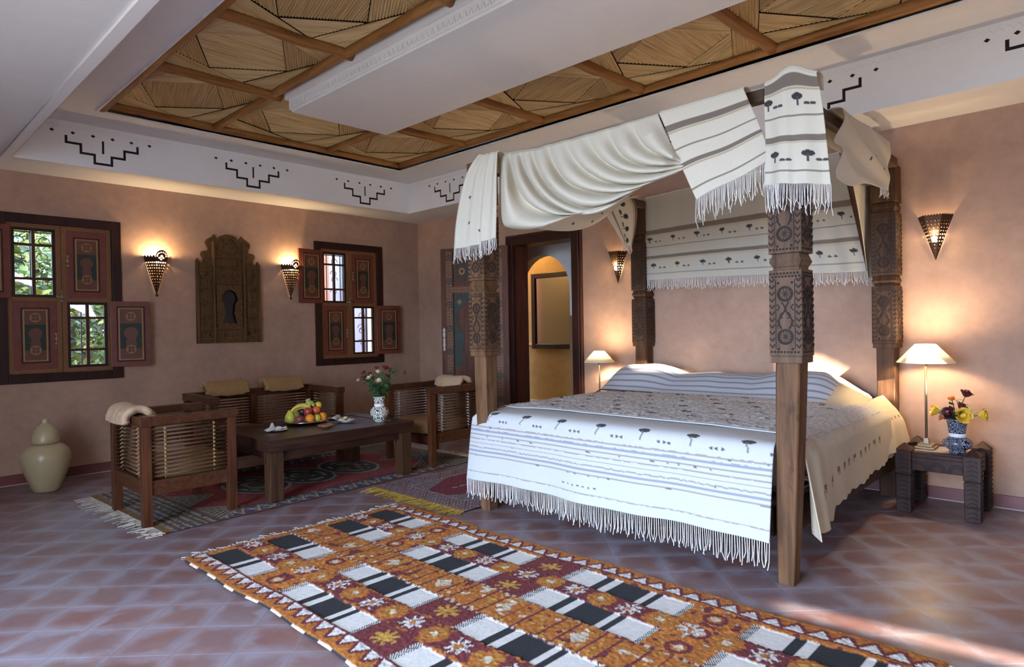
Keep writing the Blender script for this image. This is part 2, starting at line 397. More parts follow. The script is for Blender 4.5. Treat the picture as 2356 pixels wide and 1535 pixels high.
# ---------------------------------------------------------------- ceiling
TX0, TX1, TY0, TY1 = .911, 4.541, -.85, 5.958        # tray inside the soffit
FZ0, FZ1, LG = 2.535, 2.872, .45                      # fascia bottom and top, ledge width
IX0, IX1, IY0, IY1 = TX0+LG, TX1-LG, TY0+LG, TY1-LG
ce = thing('ceiling', kind='structure')
plate('soffit', rect(XL-.1, YN-.1, XW+.05, YW+.05), [rect(TX0-.014, TY0-.014, TX1+.014, TY1+.014)], .03, M_white, ce, (0, 0, HW+.005))
def steps(c):
    t = .0095; out = []
    def seg(x0, z0, x1, z1): out.append(rect(min(x0,x1)-t, min(z0,z1)-t, max(x0,x1)+t, max(z0,z1)+t))
    # one stepped slot drawn as a single closed outline
    L = [(-.25, 2.765), (-.25, 2.710), (-.153, 2.710), (-.153, 2.643), (-.06, 2.643), (-.06, 2.577), (.06, 2.577), (.06, 2.643), (.153, 2.643), (.153, 2.710), (.25, 2.710), (.25, 2.765)]
    a = []; b = []
    for i, (x, z) in enumerate(L):
        sx = 1 if x > 0 else -1
        if i == 0 or i == len(L)-1: a.append((x-t, z)); b.append((x+t, z)); continue
        if i == 5: a.append((x-t, z-t)); b.append((x+t, z+t)); continue
        if i == 6: a.append((x+t, z-t)); b.append((x-t, z+t)); continue
        a.append((x-t, z-t) if sx < 0 else (x+t, z-t)); b.append((x+t, z+t) if sx < 0 else (x-t, z+t))
    a[-1], b[-1] = (L[-1][0]+t, L[-1][1]), (L[-1][0]-t, L[-1][1])
    poly = [(c+x, z) for x, z in a]+[(c+x, z) for x, z in reversed(b)]
    hs = [poly, rect(c-.008, 2.66, c+.008, 2.763)]
    for k in (-2.5, -1.5, -.5, .5, 1.5, 2.5):
        x = c+k*.1367; hs.append([(x-.017, 2.789), (x, 2.776), (x+.017, 2.789), (x, 2.802)])
    return hs
def fascia(name, a0, a1, axis, at, centres, sgn):
    holes = [h for c in centres for h in steps(c)]
    o = plate(name, rect(a0, FZ0, a1, FZ1), holes, .004, M_white, ce, (0, at, 0) if axis == 'y' else (at, 0, 0), (PI/2, 0, 0) if axis == 'y' else (PI/2, 0, PI/2))
    b = MB()
    if axis == 'y': b.box(a0, at+sgn*.007-.004, FZ0+.02, a1, at+sgn*.007+.004, FZ1-.02)
    else: b.box(at+sgn*.007-.004, a0, FZ0+.02, at+sgn*.007+.004, a1, FZ1-.02)
    b.build(name+'_slot_back', M_dark, ce)
fascia('fascia_windows', TX0, TX1, 'y', TY1+.002, [1.50, 2.732, 3.963], 1)
fascia('fascia_bed', TY0, TY1, 'x', TX1+.002, [5.234-1.25*k for k in range(5)], 1)
fascia('fascia_garden', TY0, TY1, 'x', TX0-.002, [5.234-1.25*k for k in range(5)], -1)
fascia('fascia_near', TX0, TX1, 'y', TY0-.002, [], -1)
plate('fascia_lip', rect(TX0-.06, TY0-.06, TX1+.06, TY1+.06), [rect(TX0-.004, TY0-.004, TX1+.004, TY1+.004)], .016, M_white, ce, (0, 0, FZ0+.008))
# fine raised zigzag under the fascia's top edge
zb = MB()
def zig(axis, at, a0, a1, d):
    n = int((a1-a0)/.045)
    for i in range(n):
        p = a0+.045*i; q = p+.0225
        for (s0, h0), (s1, h1) in (((p, 2.822), (q, 2.848)), ((q, 2.848), (p+.045, 2.822))):
            if axis == 'y': zb.tube([(s0, at, h0), (s1, at, h1)], .004, 4)
            else: zb.tube([(at, s0, h0), (at, s1, h1)], .004, 4)
zig('y', TY1, TX0, TX1, 0); zig('x', TX1, TY0, TY1, 0)
setp(zb.build('zigzag_relief', M_white, ce), kind='stuff')
plate('ledge', rect(TX0-.02, TY0-.02, TX1+.02, TY1+.02), [rect(IX0, IY0, IX1, IY1)], .02, M_white, ce, (0, 0, FZ1+.01))
cb = MB()       # small white riser round the reed ceiling
cb.box(IX0-.012, IY0, FZ1-.012, IX0, IY1, FZ1+.06).box(IX1, IY0, FZ1-.012, IX1+.012, IY1, FZ1+.06).box(IX0-.012, IY1, FZ1-.012, IX1+.012, IY1+.012, FZ1+.06).box(IX0, IY0-.012, FZ1-.012, IX1, IY0, FZ1+.06)
cb.build('riser_trim', flat('bright_trim', (.72, .72, .74), .6), ce)
MB().box(IX0-.05, IY0-.05, 2.985, IX1+.05, IY1+.05, 3.02).build('ceiling_deck', M_dark, ce)
XG = [IX0, 2.20, 3.24, IX1]; YG = [IY1, 4.46, 3.50, 2.55, 1.60, .65, IY0]
def reed_panel(poly, z, ang, wd=.0155):
    """corrugated bundle of reeds clipped to a convex polygon, reeds along ang"""
    c = Vector((sum(p[0] for p in poly)/len(poly), sum(p[1] for p in poly)/len(poly)))
    k_ = 1-.0035/max(.05, min((Vector(p)-c).length for p in poly)); poly = [(c.x+(p[0]-c.x)*k_, c.y+(p[1]-c.y)*k_) for p in poly]
    ca, sa = math.cos(-ang), math.sin(-ang)
    L = [((p[0]-c.x)*ca-(p[1]-c.y)*sa, (p[0]-c.x)*sa+(p[1]-c.y)*ca) for p in poly]
    y0 = min(p[1] for p in L); y1 = max(p[1] for p in L); n = max(2, int((y1-y0)/(wd/2))); b = MB(); prev = None
    for i in range(n+1):
        y = y0+1e-5+(y1-y0-2e-5)*i/n; xs = []
        for (ax, ay), (bx, by) in zip(L, L[1:]+L[:1]):
            if (ay-y)*(by-y) <= 0 and ay != by: xs.append(ax+(bx-ax)*(y-ay)/(by-ay))
        if len(xs) < 2: prev = None; continue
        h = 0 if i % 2 else -.0072
        k = len(b.v); b.v += [(min(xs), y, h), (max(xs), y, h)]
        if prev is not None: b.f.append((k, k+1, prev+1, prev))
        prev = k
    b.build('reed_panel', M_reed, ce, loc=(c.x, c.y, z), rot=(0, 0, ang))
def cell(x0, x1, y0, y1, flip, cdir):
    W, H = x1-x0, y1-y0
    def T(p): return (x0+(p[0] if not flip else 1-p[0])*W, y0+p[1]*H)
    def pin(Q, b):
        R = [tuple(lerp(Q[i][k], Q[(i+1) % 4][k], b) for k in (0, 1)) for i in range(4)]
        return R, [(R[i], Q[(i+1) % 4], R[(i+1) % 4]) for i in range(4)]
    Q = [(0, 0), (1, 0), (1, 1), (0, 1)]
    R1, t1 = pin(Q, .28); R2, t2 = pin(R1, .42)
    for lev, ts in ((2.944, t1), (2.948, t2)):
        for a, b, c in ts:
            a, b, c = T(a), T(b), T(c)
            reed_panel([a, b, c], lev+rnd.uniform(-.0008, .0008), math.atan2(c[1]-a[1], c[0]-a[0]))
    reed_panel([T(p) for p in R2], 2.952, cdir)
for i in range(3):
    for j in range(len(YG)-1):
        if i == 1 and j >= 2: continue
        cell(XG[i], XG[i+1], YG[j+1], YG[j], False, (0 if (i+j) % 2 else PI/2-.25))
def log(p, q, r):
    p, q = Vector(p), Vector(q); L = (q-p).length; n = 14; pts = []; rs = []
    sd = rnd.uniform(0, 99)
    for k in range(n+1):
        t = k/n; pts.append((L*t, .012*nz(t*3+sd, 0, 1), .008*nz(t*3+sd, 5, 1))); rs.append(r*(1+.22*nz(t*7+sd, 9, 2)))
    d = (q-p).normalized()
    MB().tube(pts, rs, 10).build('log_beam', M_log, ce, True, loc=p, rot=(0, 0, math.atan2(d.y, d.x)))
ZL = 2.918
log((IX0+.02, IY0, ZL-.01), (IX0+.02, IY1+.0, ZL-.01), .048); log((IX1-.015, IY0, ZL), (IX1-.015, IY1, ZL), .032)
log((IX0, IY1-.015, ZL), (IX1, IY1-.015, ZL), .032); log((IX0, IY0+.015, ZL), (IX1, IY0+.015, ZL), .032)
for x in (2.20, 3.24): log((x, IY0, ZL), (x, IY1-.03, ZL), .030)
for y in YG[1:-1]:
    log((IX0+.03, y, ZL), (2.26, y, ZL), .034); log((3.10, y+.03, ZL+.002), (IX1-.02, y, ZL+.002), .036)
# white hanging box
hb = thing('ceiling_panel_box', kind='structure'); hb.parent = ce
def stepbox(x0, x1, y0, y1):
    b = MB(); b.box(x0, y0, 2.80, x1, y1, 2.895); b.box(x0-.022, y0, 2.872, x1+.022, y1+.022, 2.94); b.box(x0+.012, y0, 2.785, x1-.012, y1-.012, 2.802)
    return b
stepbox(2.272, 3.115, -.42, 4.36).build('box_body', M_white, hb, bevel=.002)
db = MB()
for i in range(105):
    y = 4.33-i*.045
    db.tube([(2.270, y, 2.812), (2.270, y-.014, 2.846)], .0045, 4).tube([(2.270, y-.014, 2.846), (2.270, y-.028, 2.812)], .0045, 4)
setp(db.build('box_relief', M_white, hb), kind='stuff')
# unseen tall wall, added to keep the sun out of the garden doorway
setp(MB().box(-6.0, YN-.6, -.2, XL-.32, YN-.3, 4.8).build('added_sun_wall', M_white), kind='structure')
# roof slab keeps the sky off the ceiling
setp(MB().box(XL-.3, YN-.3, 3.10, XW+2.4, YW+.3, 3.2).build('roof', M_white), kind='structure')

# ---------------------------------------------------------------- windows
def bars(name, rects, z0, z1, mat, parent, bevel=.002):     # flat bars in a local xy plane
    b = MB()
    for x0, y0, x1, y1 in rects: b.box(x0, y0, z0, x1, y1, z1)
    return b.build(name, mat, parent, bevel=bevel)
def wbox(b, x0, x1, z0, z1, y0, y1): return b.box(min(x0,x1), y0, z0, max(x0,x1), y1, z1)
def arch_pts(w, zb, zt, n=14):            # horseshoe keyhole outline around x = 0
    r = w*.50; cz = zt-r*1.05; pts = [(-w*.36, zb), (-w*.36, zb+(cz-zb)*.45), (-w*.27, cz-r*.75)]
    for k in range(n+1):
        a = -PI*.80+0 + (2*PI*.80)*k/n; a = PI/2+ (PI*.80) - (2*PI*.80)*k/n
        pts.append((r*math.cos(a)*1.0, cz+r*math.sin(a)))
    pts += [(w*.27, cz-r*.75), (w*.36, zb+(cz-zb)*.45), (w*.36, zb)]
    return pts
def shutter_leaf(parent, w, h, open_leaf=False):
    """painted shutter in its local xz plane, front towards -y, origin at lower left"""
    MB().box(0, 0, 0, w, .022, h).build('shutter_board', M_redp, parent, bevel=.002)
    m = .052 if not open_leaf else .045
    b = MB()
    for x0, z0, x1, z1 in ((m, m, m+.010, h-m), (w-m-.010, m, w-m, h-m), (m, m, w-m, m+.010), (m, h-m-.010, w-m, h-m)): b.box(x0, -.007, z0, x1, 0, z1)
    b.build('moulding', M_frame, parent, bevel=.002)
    k = m+.010
    MB().box(k, -.002, k, w-k, 0, h-k).build('painted_field', M_ochre1, parent)
    k2 = k+.014
    b = MB()
    for x0, z0, x1, z1 in ((k+.008, k+.008, k+.012, h-k-.008), (w-k-.012, k+.008, w-k-.008, h-k-.008)): b.box(x0, -.0045, z0, x1, -.002, z1)
    b.build('painted_line', flat('gold_line', (.42, .27, .09), .5), parent)
    iw = w-2*k2; cx = w/2; zb = k2; zs = h*.66
    plate('painted_arch', rect(-iw/2, zs*.42, iw/2, zs), [arch_pts(iw*.66, zs*.42+.001, zs*.93)], .002, M_greenp, parent, (cx, -.003, 0), (PI/2, 0, 0))
    MB().box(k2, -.0028, zb, w-k2, -.002, h-k2).build('painted_ground', flat('brown_red_paint', (.11, .034, .018), .5), parent)
    for zc in (zs+(h-k2-zs)*.5, zb+zs*.22):
        r = min(iw*.30, .04)
        plate('painted_rosette', circ(0, 0, r, 20), [circ(r*.46*math.cos(q), r*.46*math.sin(q), r*.34, 10) for q in (PI/4, 3*PI/4, 5*PI/4, 7*PI/4)], .002, M_ochre1, parent, (cx, -.0042, zc), (PI/2, 0, 0))
def sash(parent, x0, x1, z0, z1, yf):
    """glazed part: rails, a middle stile, two cross bars, six panes"""
    w = x1-x0; h = z1-z0; t = .022; xm = (x0+x1)/2; za = z0+h*.27; zb = z0+h*.76
    b = MB()
    for a0, a1, c0, c1 in ((x0, x0+t, z0, z1), (x1-t, x1, z0, z1), (x0+t, x1-t, z0, z0+t), (x0+t, x1-t, z1-t, z1)): b.box(a0, yf, c0, a1, yf+.03, c1)
    b.build('sash_frame', M_frame, parent)
    b = MB().box(xm-.012, yf+.002, z0+t, xm+.012, yf+.026, z1-t); b.build('stile', M_redwood, parent)
    for zz in (za, zb): MB().box(x0+t, yf+.003, zz-.010, x1-t, yf+.025, zz+.010).build('glazing_bar', M_redwood, parent)
    xs = [(x0+t, xm-.012), (xm+.012, x1-t)]; zs = [(z0+t, za-.010), (za+.010, zb-.010), (zb+.010, z1-t)]
    for a0, a1 in xs:
        for c0, c1 in zs: MB().box(a0, yf+.012, c0, a1, yf+.015, c1).build('pane', M_glass, parent)
def window(n, X, ang_l, ang_r):
    x0, x1 = X; z0, z1 = WZ; F = .075
    w = thing('window_%d' % n, kind='structure', loc=(0, YW, 0))
    b = MB()
    for a0, a1, c0, c1 in ((x0, x0+F, z0, z1), (x1-F, x1, z0, z1), (x0+F, x1-F, z0, z0+F), (x0+F, x1-F, z1-F, z1)): wbox(b, a0, a1, c0, c1, -.022, .06)
    b.build('outer_frame', M_frame, w, bevel=.004)
    ix0, ix1, iz0, iz1 = x0+F, x1-F, z0+F, z1-F; xm = (ix0+ix1)/2; zm = 1.509; S = .036; yf = .004
    b = MB()          # painted stiles and rails of the two casements
    for a0, a1 in ((ix0, xm-.002), (xm+.002, ix1)):
        for c0, c1, d0, d1 in ((a0, a0+S, iz0, iz1), (a1-S, a1, iz0, iz1), (a0+S, a1-S, iz0, iz0+S), (a0+S, a1-S, iz1-S, iz1), (a0+S, a1-S, zm-S/2, zm+S/2)):
            wbox(b, c0, c1, d0, d1, yf, yf+.04)
    b.build('casement_frame', M_ochre, w, bevel=.002)
    L = (ix0+S, xm-.002-S); R_ = (xm+.002+S, ix1-S); U = (zm+S/2, iz1-S); D = (iz0+S, zm-S/2)
    sash(w, L[0], L[1], U[0], U[1], yf+.01); sash(w, R_[0], R_[1], D[0], D[1], yf+.01)
    for (a0, a1), (c0, c1) in ((R_, U), (L, D)):
        s = thing('closed_shutter', loc=(a0, yf+.004, c0)); s.parent = w; shutter_leaf(s, a1-a0, c1-c0)
    sw = (R_[1]-R_[0])+.01; sh = (U[1]-U[0])+.02
    s = thing('open_shutter', loc=(L[0]-.015, -.026, U[0]-.01), rotz=0); s.parent = w
    s.rotation_euler = (0, 0, ang_l); shutter_leaf_off(s, sw, sh, -1)
    s = thing('open_shutter', loc=(R_[1]+.015, -.026, D[0]-.01)); s.parent = w
    s.rotation_euler = (0, 0, ang_r); shutter_leaf_off(s, sw, D[1]-D[0]+.02, 1)
    # wrought latches
    for lx, lz in ((xm+.045, zm+.33), (xm-.045, zm-.33), (xm+.0, zm+.03)):
        b = MB().tube([(lx, -.004, lz-.05), (lx, -.006, lz+.05)], .006, 6)
        for k in (-.04, 0, .04): b.sphere((lx, -.005, lz+k), (.014, .006, .011), 8, 6)
        if abs(lx-xm) < .01: b.tube([(lx-.045, -.012, lz), (lx, -.02, lz-.012), (lx+.045, -.012, lz)], .006, 6)
        b.build('latch', M_brass, w, True)
    # wrought iron grille outside
    g = MB(); gy = .20
    nb = 5
    for k in range(nb): xx = lerp(x0, x1, (k+.5)/nb); g.tube([(xx, gy, z0), (xx, gy, z1)], .006, 6)
    for zz in (z0+.12, zm, z1-.12): g.tube([(x0, gy, zz), (x1, gy, zz)], .006, 6)
    for k in range(nb-1):
        for zz in (z0+.31, zm+.22, z1-.27, zm-.2):
            cx = lerp(x0, x1, (k+1)/nb)
            for sg in (1, -1):
                g.tube([(cx+sg*.05*(1-t/14)*math.cos(t*.55), gy-.01, zz+sg*.07+.05*(1-t/14)*math.sin(t*.55)) for t in range(13)], .004, 5)
    g.build('iron_grille', M_iron, w)
    portal(((x0+x1)/2, YW+.27, (z0+z1)/2), (PI/2, 0, 0), x1-x0, z1-z0)
def shutter_leaf_off(s, w, h, sgn):
    sub = s
    if sgn > 0: shutter_leaf(sub, w, h, True)
    else:
        n0 = set(bpy.data.objects); shutter_leaf(sub, w, h, True)
        for o in set(bpy.data.objects)-n0: o.location.x -= w
window(1, W1, .12, -.20); window(2, W2, .10, -.16)

# ---------------------------------------------------------------- doorway and open door leaf
dr = thing('door_1', kind='structure', loc=(XW, 0, 0))
b = MB()
for y0, y1, z0, z1 in ((DY0-.09, DY0, 0, DZ+.09), (DY1, DY1+.09, 0, DZ+.09), (DY0, DY1, DZ, DZ+.09)): b.box(-.045, y0, z0, .012, y1, z1)
b.build('door_frame', M_frame, dr, bevel=.006)
b = MB()
for y0, y1, z0, z1 in ((DY0-.115, DY0-.09, 0, DZ+.115), (DY1+.09, DY1+.115, 0, DZ+.115), (DY0-.09, DY1+.09, DZ+.09, DZ+.115)): b.box(-.03, y0, z0, .0, y1, z1)
b.build('architrave', M_redwood, dr, bevel=.005)
b = MB()
for y0, y1, z0, z1 in ((DY0-.02, DY0, 0, DZ+.02), (DY1, DY1+.02, 0, DZ+.02), (DY0, DY1, DZ, DZ+.02)): b.box(.0, y0, z0, .205, y1, z1)
b.build('jamb_lining', M_redwood, dr, bevel=.003)
M_dochre = painted('door_ochre', (.22, .11, .05), (.10, .045, .028), 30)
th = math.radians(25); DW, DH = .80, 2.10
lf = thing('door_leaf', 'tall painted wooden door standing open against the wall, green keyhole arch and ochre borders', 'door', (XW-.062, DY1+.045, .006), PI/2+th)
# local x runs from the hinge to the free edge, the visible face is +y (towards the room)
MB().box(0, -.018, 0, DW, .018, DH).build('leaf_board', M_doorp, lf, bevel=.003)
FY_ = .018
M_dochre1 = flat('door_plain_ochre', (.27, .15, .06), .6)
for xa in (.065, DW-.065-.075):
    MB().box(xa, FY_, .05, xa+.075, FY_+.002, DH-.04).build('border_strip', M_dochre, lf)
    for k in range(8):
        z = .16+k*.262
        plate('border_rosette', circ(0, 0, .036, 18), [circ(0, 0, .024, 14)], .003, M_dgreen, lf, (xa+.0375, FY_+.003, z), (PI/2, 0, 0))
        plate('rosette_heart', circ(0, 0, .013, 12), [], .003, M_dgreen, lf, (xa+.0375, FY_+.003, z), (PI/2, 0, 0))
for zz in (1.60, ):
    MB().box(.14, FY_, zz, DW-.14, FY_+.002, zz+.07).build('border_strip', M_dochre, lf)
b = MB()
for x0, z0, x1, z1 in ((.15, .05, .158, 1.6), (DW-.158, .05, DW-.15, 1.6), (.15, 1.67, .158, DH-.04), (DW-.158, 1.67, DW-.15, DH-.04)): b.box(x0, FY_, z0, x1, FY_+.006, z1)
b.build('moulding', M_frame, lf)
iw = DW-.32
ap = arch_pts(iw*.86, .62, 1.52, 22)
plate('painted_arch', rect(-iw/2, .78, iw/2, 1.59), [[(x, max(z, .781)) for x, z in ap]], .003, M_dgreen, lf, (DW/2, FY_+.003, 0), (PI/2, 0, 0))
for sx in (-1, 1):
    st = []
    for k in range(16):
        q = PI*k/8; r = .042 if k % 2 == 0 else .013; st.append((r*math.cos(q), r*math.sin(q)))
    plate('painted_star', st, [], .003, M_dochre1, lf, (DW/2+sx*iw*.36, FY_+.006, 1.50), (PI/2, 0, 0))
    plate('painted_square', rect(-.075, -.085, .075, .085), [circ(0, 0, .05, 8), circ(.05, .06, .012, 8), circ(-.05, .06, .012, 8), circ(.05, -.06, .012, 8), circ(-.05, -.06, .012, 8)], .003, M_dgreen, lf, (DW/2+sx*.14, FY_+.003, 1.84), (PI/2, 0, 0))
    plate('painted_flower', circ(0, 0, .042, 8), [circ(0, 0, .02, 8)], .003, M_dochre1, lf, (DW/2+sx*.14, FY_+.003, 1.84), (PI/2, 0, 0))
hp = [(0, -.13), (.014, -.11), (.008, -.09), (.015, -.06), (.010, -.03), (.013, 0), (.010, .03), (.017, .06), (.008, .085), (.016, .11), (0, .135)]
hd = plate('handle_plate', hp+[(-x, z) for x, z in reversed(hp[1:-1])], [circ(0, .01, .004, 8)], .004, M_tin, lf, (DW-.033, FY_+.004, 1.08), (PI/2, 0, 0))
MB().tube([(0, 0, -.01), (0, 0, .03), (-.03, 0, .035), (-.09, .004, .035)], .006, 8).build('lever', M_brass, hd, True, loc=(0, .02, 0))

# ---------------------------------------------------------------- bathroom seen through the doorway
AX = 6.0
M_bath = plaster('bath_ochre', (.52, .36, .15), .12)
M_bdado = plaster('bath_dado', (.42, .29, .11), .22)
M_bbrown = flat('bath_brown', (.30, .15, .07), .5)
acx, ar, asp = 5.225, .435, 1.66
ap = [(acx-ar, 0), (acx-ar, asp)]+[(acx-ar*math.cos(PI*k/18), asp+ar*math.sin(PI*k/18)) for k in range(1, 18)]+[(acx+ar, asp), (acx+ar, 0)]
aw = plate('wall_arch', [(3.6, 0)]+ap+[(6.9, 0), (6.9, 2.75), (3.6, 2.75)], [], .14, M_white, None, (AX+.07, 0, 0), (PI/2, 0, PI/2)); setp(aw, kind='structure')
setp(MB().box(AX-.012, 3.6, 0, AX+.152, acx-ar+.002, 1.34).build('trim_1', M_bbrown), kind='structure')
wb = thing('wall_bathroom', kind='structure')
MB().box(7.05, 3.4, 0, 7.15, 7.4, 2.75).build('upper_wall', M_bath, wb)
MB().box(7.02, 3.4, .10, 7.055, 7.4, .95).build('dado', M_bdado, wb)
MB().box(6.99, 3.4, .95, 7.06, 7.4, .985).build('dado_rail', flat('cream_rail', (.66, .55, .33), .5), wb)
MB().box(7.0, 3.4, 0, 7.05, 7.4, .16).build('skirting', flat('cream_rail', (.66, .55, .33), .5), wb)
setp(MB().box(5.32, 5.52, 0, AX, 5.62, 2.75).build('wall_passage_left', M_wall), kind='structure')
setp(MB().box(5.30, 3.40, 0, 7.15, 3.50, 2.75).build('wall_bathroom_right', M_white), kind='structure')
setp(MB().box(AX, 7.30, 0, 7.15, 7.40, 2.75).build('wall_bathroom_left', M_bath), kind='structure')
setp(MB().box(5.2, 3.4, 2.62, 7.15, 7.4, 2.72).build('ceiling_bathroom', M_white), kind='structure')
setp(MB().box(XW+.2, 3.4, -.1, 7.15, 7.4, 0).build('floor_bathroom', M_bdado), kind='structure')
mr = thing('bathroom_mirror', 'black framed bathroom mirror seen through the doorway arch', 'mirror', (7.03, 5.83, .90))
b = MB()
for y0, y1, z0, z1 in ((-.50, -.43, 0, 1.08), (.37, .44, 0, 1.08), (-.43, .37, 0, .07), (-.43, .37, 1.01, 1.08)): b.box(-.075, y0, z0, 0, y1, z1)
b.build('mirror_frame', flat('black_lacquer', (.012, .010, .010), .3), mr, bevel=.006)
def m_mirror(name, c, r):
    m, nt, b = newmat(name); b.inputs['Base Color'].default_value = c4(c); b.inputs['Metallic'].default_value = 1; b.inputs['Roughness'].default_value = r; return m
MB().box(-.05, -.43, .07, -.045, .37, 1.01).build('mirror_glass', m_mirror('hazy_mirror', (.34, .33, .30), .18), mr)
bc = thing('shower_curtain', 'pale green curtain hanging in the bathroom behind the arch', 'curtain', (6.12, 4.35, .9))
P = np.zeros((60, 12, 3)); 
for i in range(60):
    for j in range(12): P[i, j] = (.02+.025*math.sin(i*.9), -.55+1.0*i/59, 1.2*j/11)
o = sheet('curtain_cloth', P, np.tile(np.array((.34, .46, .42)), (60, 12, 1)), M_cloth, bc)
MB().tube([(.02, -.6, 1.22), (.02, .5, 1.22)], .01, 8).build('curtain_rod', M_tin, bc, True)
lb = bpy.data.lights.new('bathroom_lamp', 'POINT'); lb.energy = 6.5; lb.color = (1, .60, .24); lb.shadow_soft_size = .08
lo = bpy.data.objects.new('bathroom_lamp', lb); COL.objects.link(lo); lo.location = (6.55, 6.3, 2.35)
bl = thing('ceiling_lamp', 'small glass globe lamp on the bathroom ceiling', 'lamp', (6.55, 6.3, 2.46))
MB().sphere((0, 0, .05), .045, 14, 10).build('globe', emis('warm_globe', (1, .62, .28), 6), bl, True)
MB().lathe([(0, .09), (.05, .09), (.055, .16), (0, .16)], 20).build('lamp_base', M_brass, bl, True)

# ---------------------------------------------------------------- outside
setp(MB().box(-30, -30, -.5, 40, 40, -.2).build('ground', flat('garden_soil', (.20, .17, .12), .9)), 'pale garden ground around the house', 'ground', kind='structure')
M_leaf = []
for i, c in enumerate(((.035, .085, .01), (.075, .14, .014), (.15, .18, .018), (.016, .04, .012))): M_leaf.append(flat('garden_leaf_%d' % i, c, .5, 0, .4, 3))
def bush(name, label, x, y, z0, rx, ry, rz, n, seed, size=.06):
    r = random.Random(seed); t = thing(name, label, 'shrub', (x, y, -.2), 0, 'garden shrubs outside the windows')
    st = MB()
    for k in range(7):
        a = r.uniform(0, 2*PI); st.tube([(0, 0, 0), (rx*.3*math.cos(a), ry*.3*math.sin(a), z0+rz*.5), (rx*.7*math.cos(a), ry*.7*math.sin(a), z0+rz*r.uniform(.8, 1.6))], [.03, .02, .008], 6)
    st.build('stems', M_tleg, t, True)
    for mi in range(4):
        b = MB()
        for k in range(n//4):
            while True:
                p = Vector((r.uniform(-1, 1), r.uniform(-1, 1), r.uniform(-1, 1)))
                if .25 < p.length < 1: break
            c = Vector((p.x*rx, p.y*ry, z0+rz+p.z*rz)); s = size*r.uniform(.6, 1.4)
            d = Vector((r.gauss(0, 1), r.gauss(0, 1), r.gauss(0, .7))).normalized(); e = d.orthogonal().normalized(); e = (Matrix.Rotation(r.uniform(0, 6.28), 3, d) @ e)
            nn = d.cross(e)
            b.add([c-d*s, c-d*s*.2+e*s*.42, c+d*s*.3+e*s*.36+nn*s*.1, c+d*s*1.1, c+d*s*.3-e*s*.36+nn*s*.1, c-d*s*.2-e*s*.42], [(0,1,2,3,4,5)])
        setp(b.build('foliage', M_leaf[mi], t), kind='stuff')
bush('lemon_tree', 'leafy green tree close outside the window with the iron grille', 1.15, 8.2, .3, 1.0, .6, 1.25, 3400, 3)
bush('garden_shrub', 'yellow green shrub standing in the garden behind the lemon tree', 2.3, 9.4, .0, 1.2, .7, 1.5, 2200, 4, .07)
bush('tall_hedge', 'tall dense hedge closing the garden behind the lemon tree', 1.6, 11.2, .0, 3.2, .8, 2.3, 9000, 8, .11)
bush('garden_shrub', 'low garden shrub beside the lemon tree outside the window', .0, 9.2, .0, .8, .7, 1.0, 1400, 5, .07)
gw = thing('garden_wall', 'white garden wall with terracotta lattice column outside the small window', 'wall', (5.6, 8.7, -.2))
MB().box(-1.6, 0, 0, 2.6, .2, 3.2).build('wall_body', plaster('lilac_white', (.20, .18, .21), .06), gw)
MB().box(-1.62, -.12, 0, -.55, .0, 3.2).build('terracotta_column', plaster('outdoor_terracotta', (.26, .07, .03), .35), gw)
for k in range(7): MB().box(-.25+k*.4, -.05, 0, -.19+k*.4, 0, 3.2).build('wall_rib', M_iron, gw)

# ---------------------------------------------------------------- wall sconces
def bulb_light(name, loc, e, col=(1, .72, .37), r=.02):
    l = bpy.data.lights.new(name, 'POINT'); l.energy = e; l.color = col; l.shadow_soft_size = r
    o = bpy.data.objects.new(name, l); COL.objects.link(o); o.location = loc
M_bulb = emis('lit_bulb', (1, .80, .48), 28)
def facet(name, mat, parent, tl, tr, tip, top, holes):
    """pierced plate: local x along the top edge (0..1), local y down to the tip"""
    tl, tr, tip = Vector(tl), Vector(tr), Vector(tip); w = (tr-tl).length; ex = (tr-tl).normalized()
    dn = tip-(tl+tr)/2; h = dn.length; ey = (dn-ex*dn.dot(ex)).normalized(); ez = ex.cross(ey)
    tx = (tip-tl).dot(ex)
    out = [(tx, h)]+[(x*w, y*h) for x, y in top]
    hs = []
    for x, y, r in holes:
        xx = lerp(x*w, tx, y); hs.append(circ(xx, y*h, r, 8))
    o = plate(name, out, hs, .002, mat, parent)
    o.matrix_local = Matrix(((ex.x, ey.x, ez.x, tl.x), (ex.y, ey.y, ez.y, tl.y), (ex.z, ey.z, ez.z, tl.z), (0, 0, 0, 1)))
    return o
def holes_for(w, h, rows=9, seed=1):
    r = random.Random(seed); out = []
    for j in range(rows):
        y = .12+.76*j/rows; ww = w*(1-y); n = max(1, int(ww/.019))
        for i in range(n):
            x = (i+.5)/n
            if min(x, 1-x)*ww < .008: continue
            out.append((x, y, min(.0062, ww*.16)*r.uniform(.65, 1.05)))
    return out
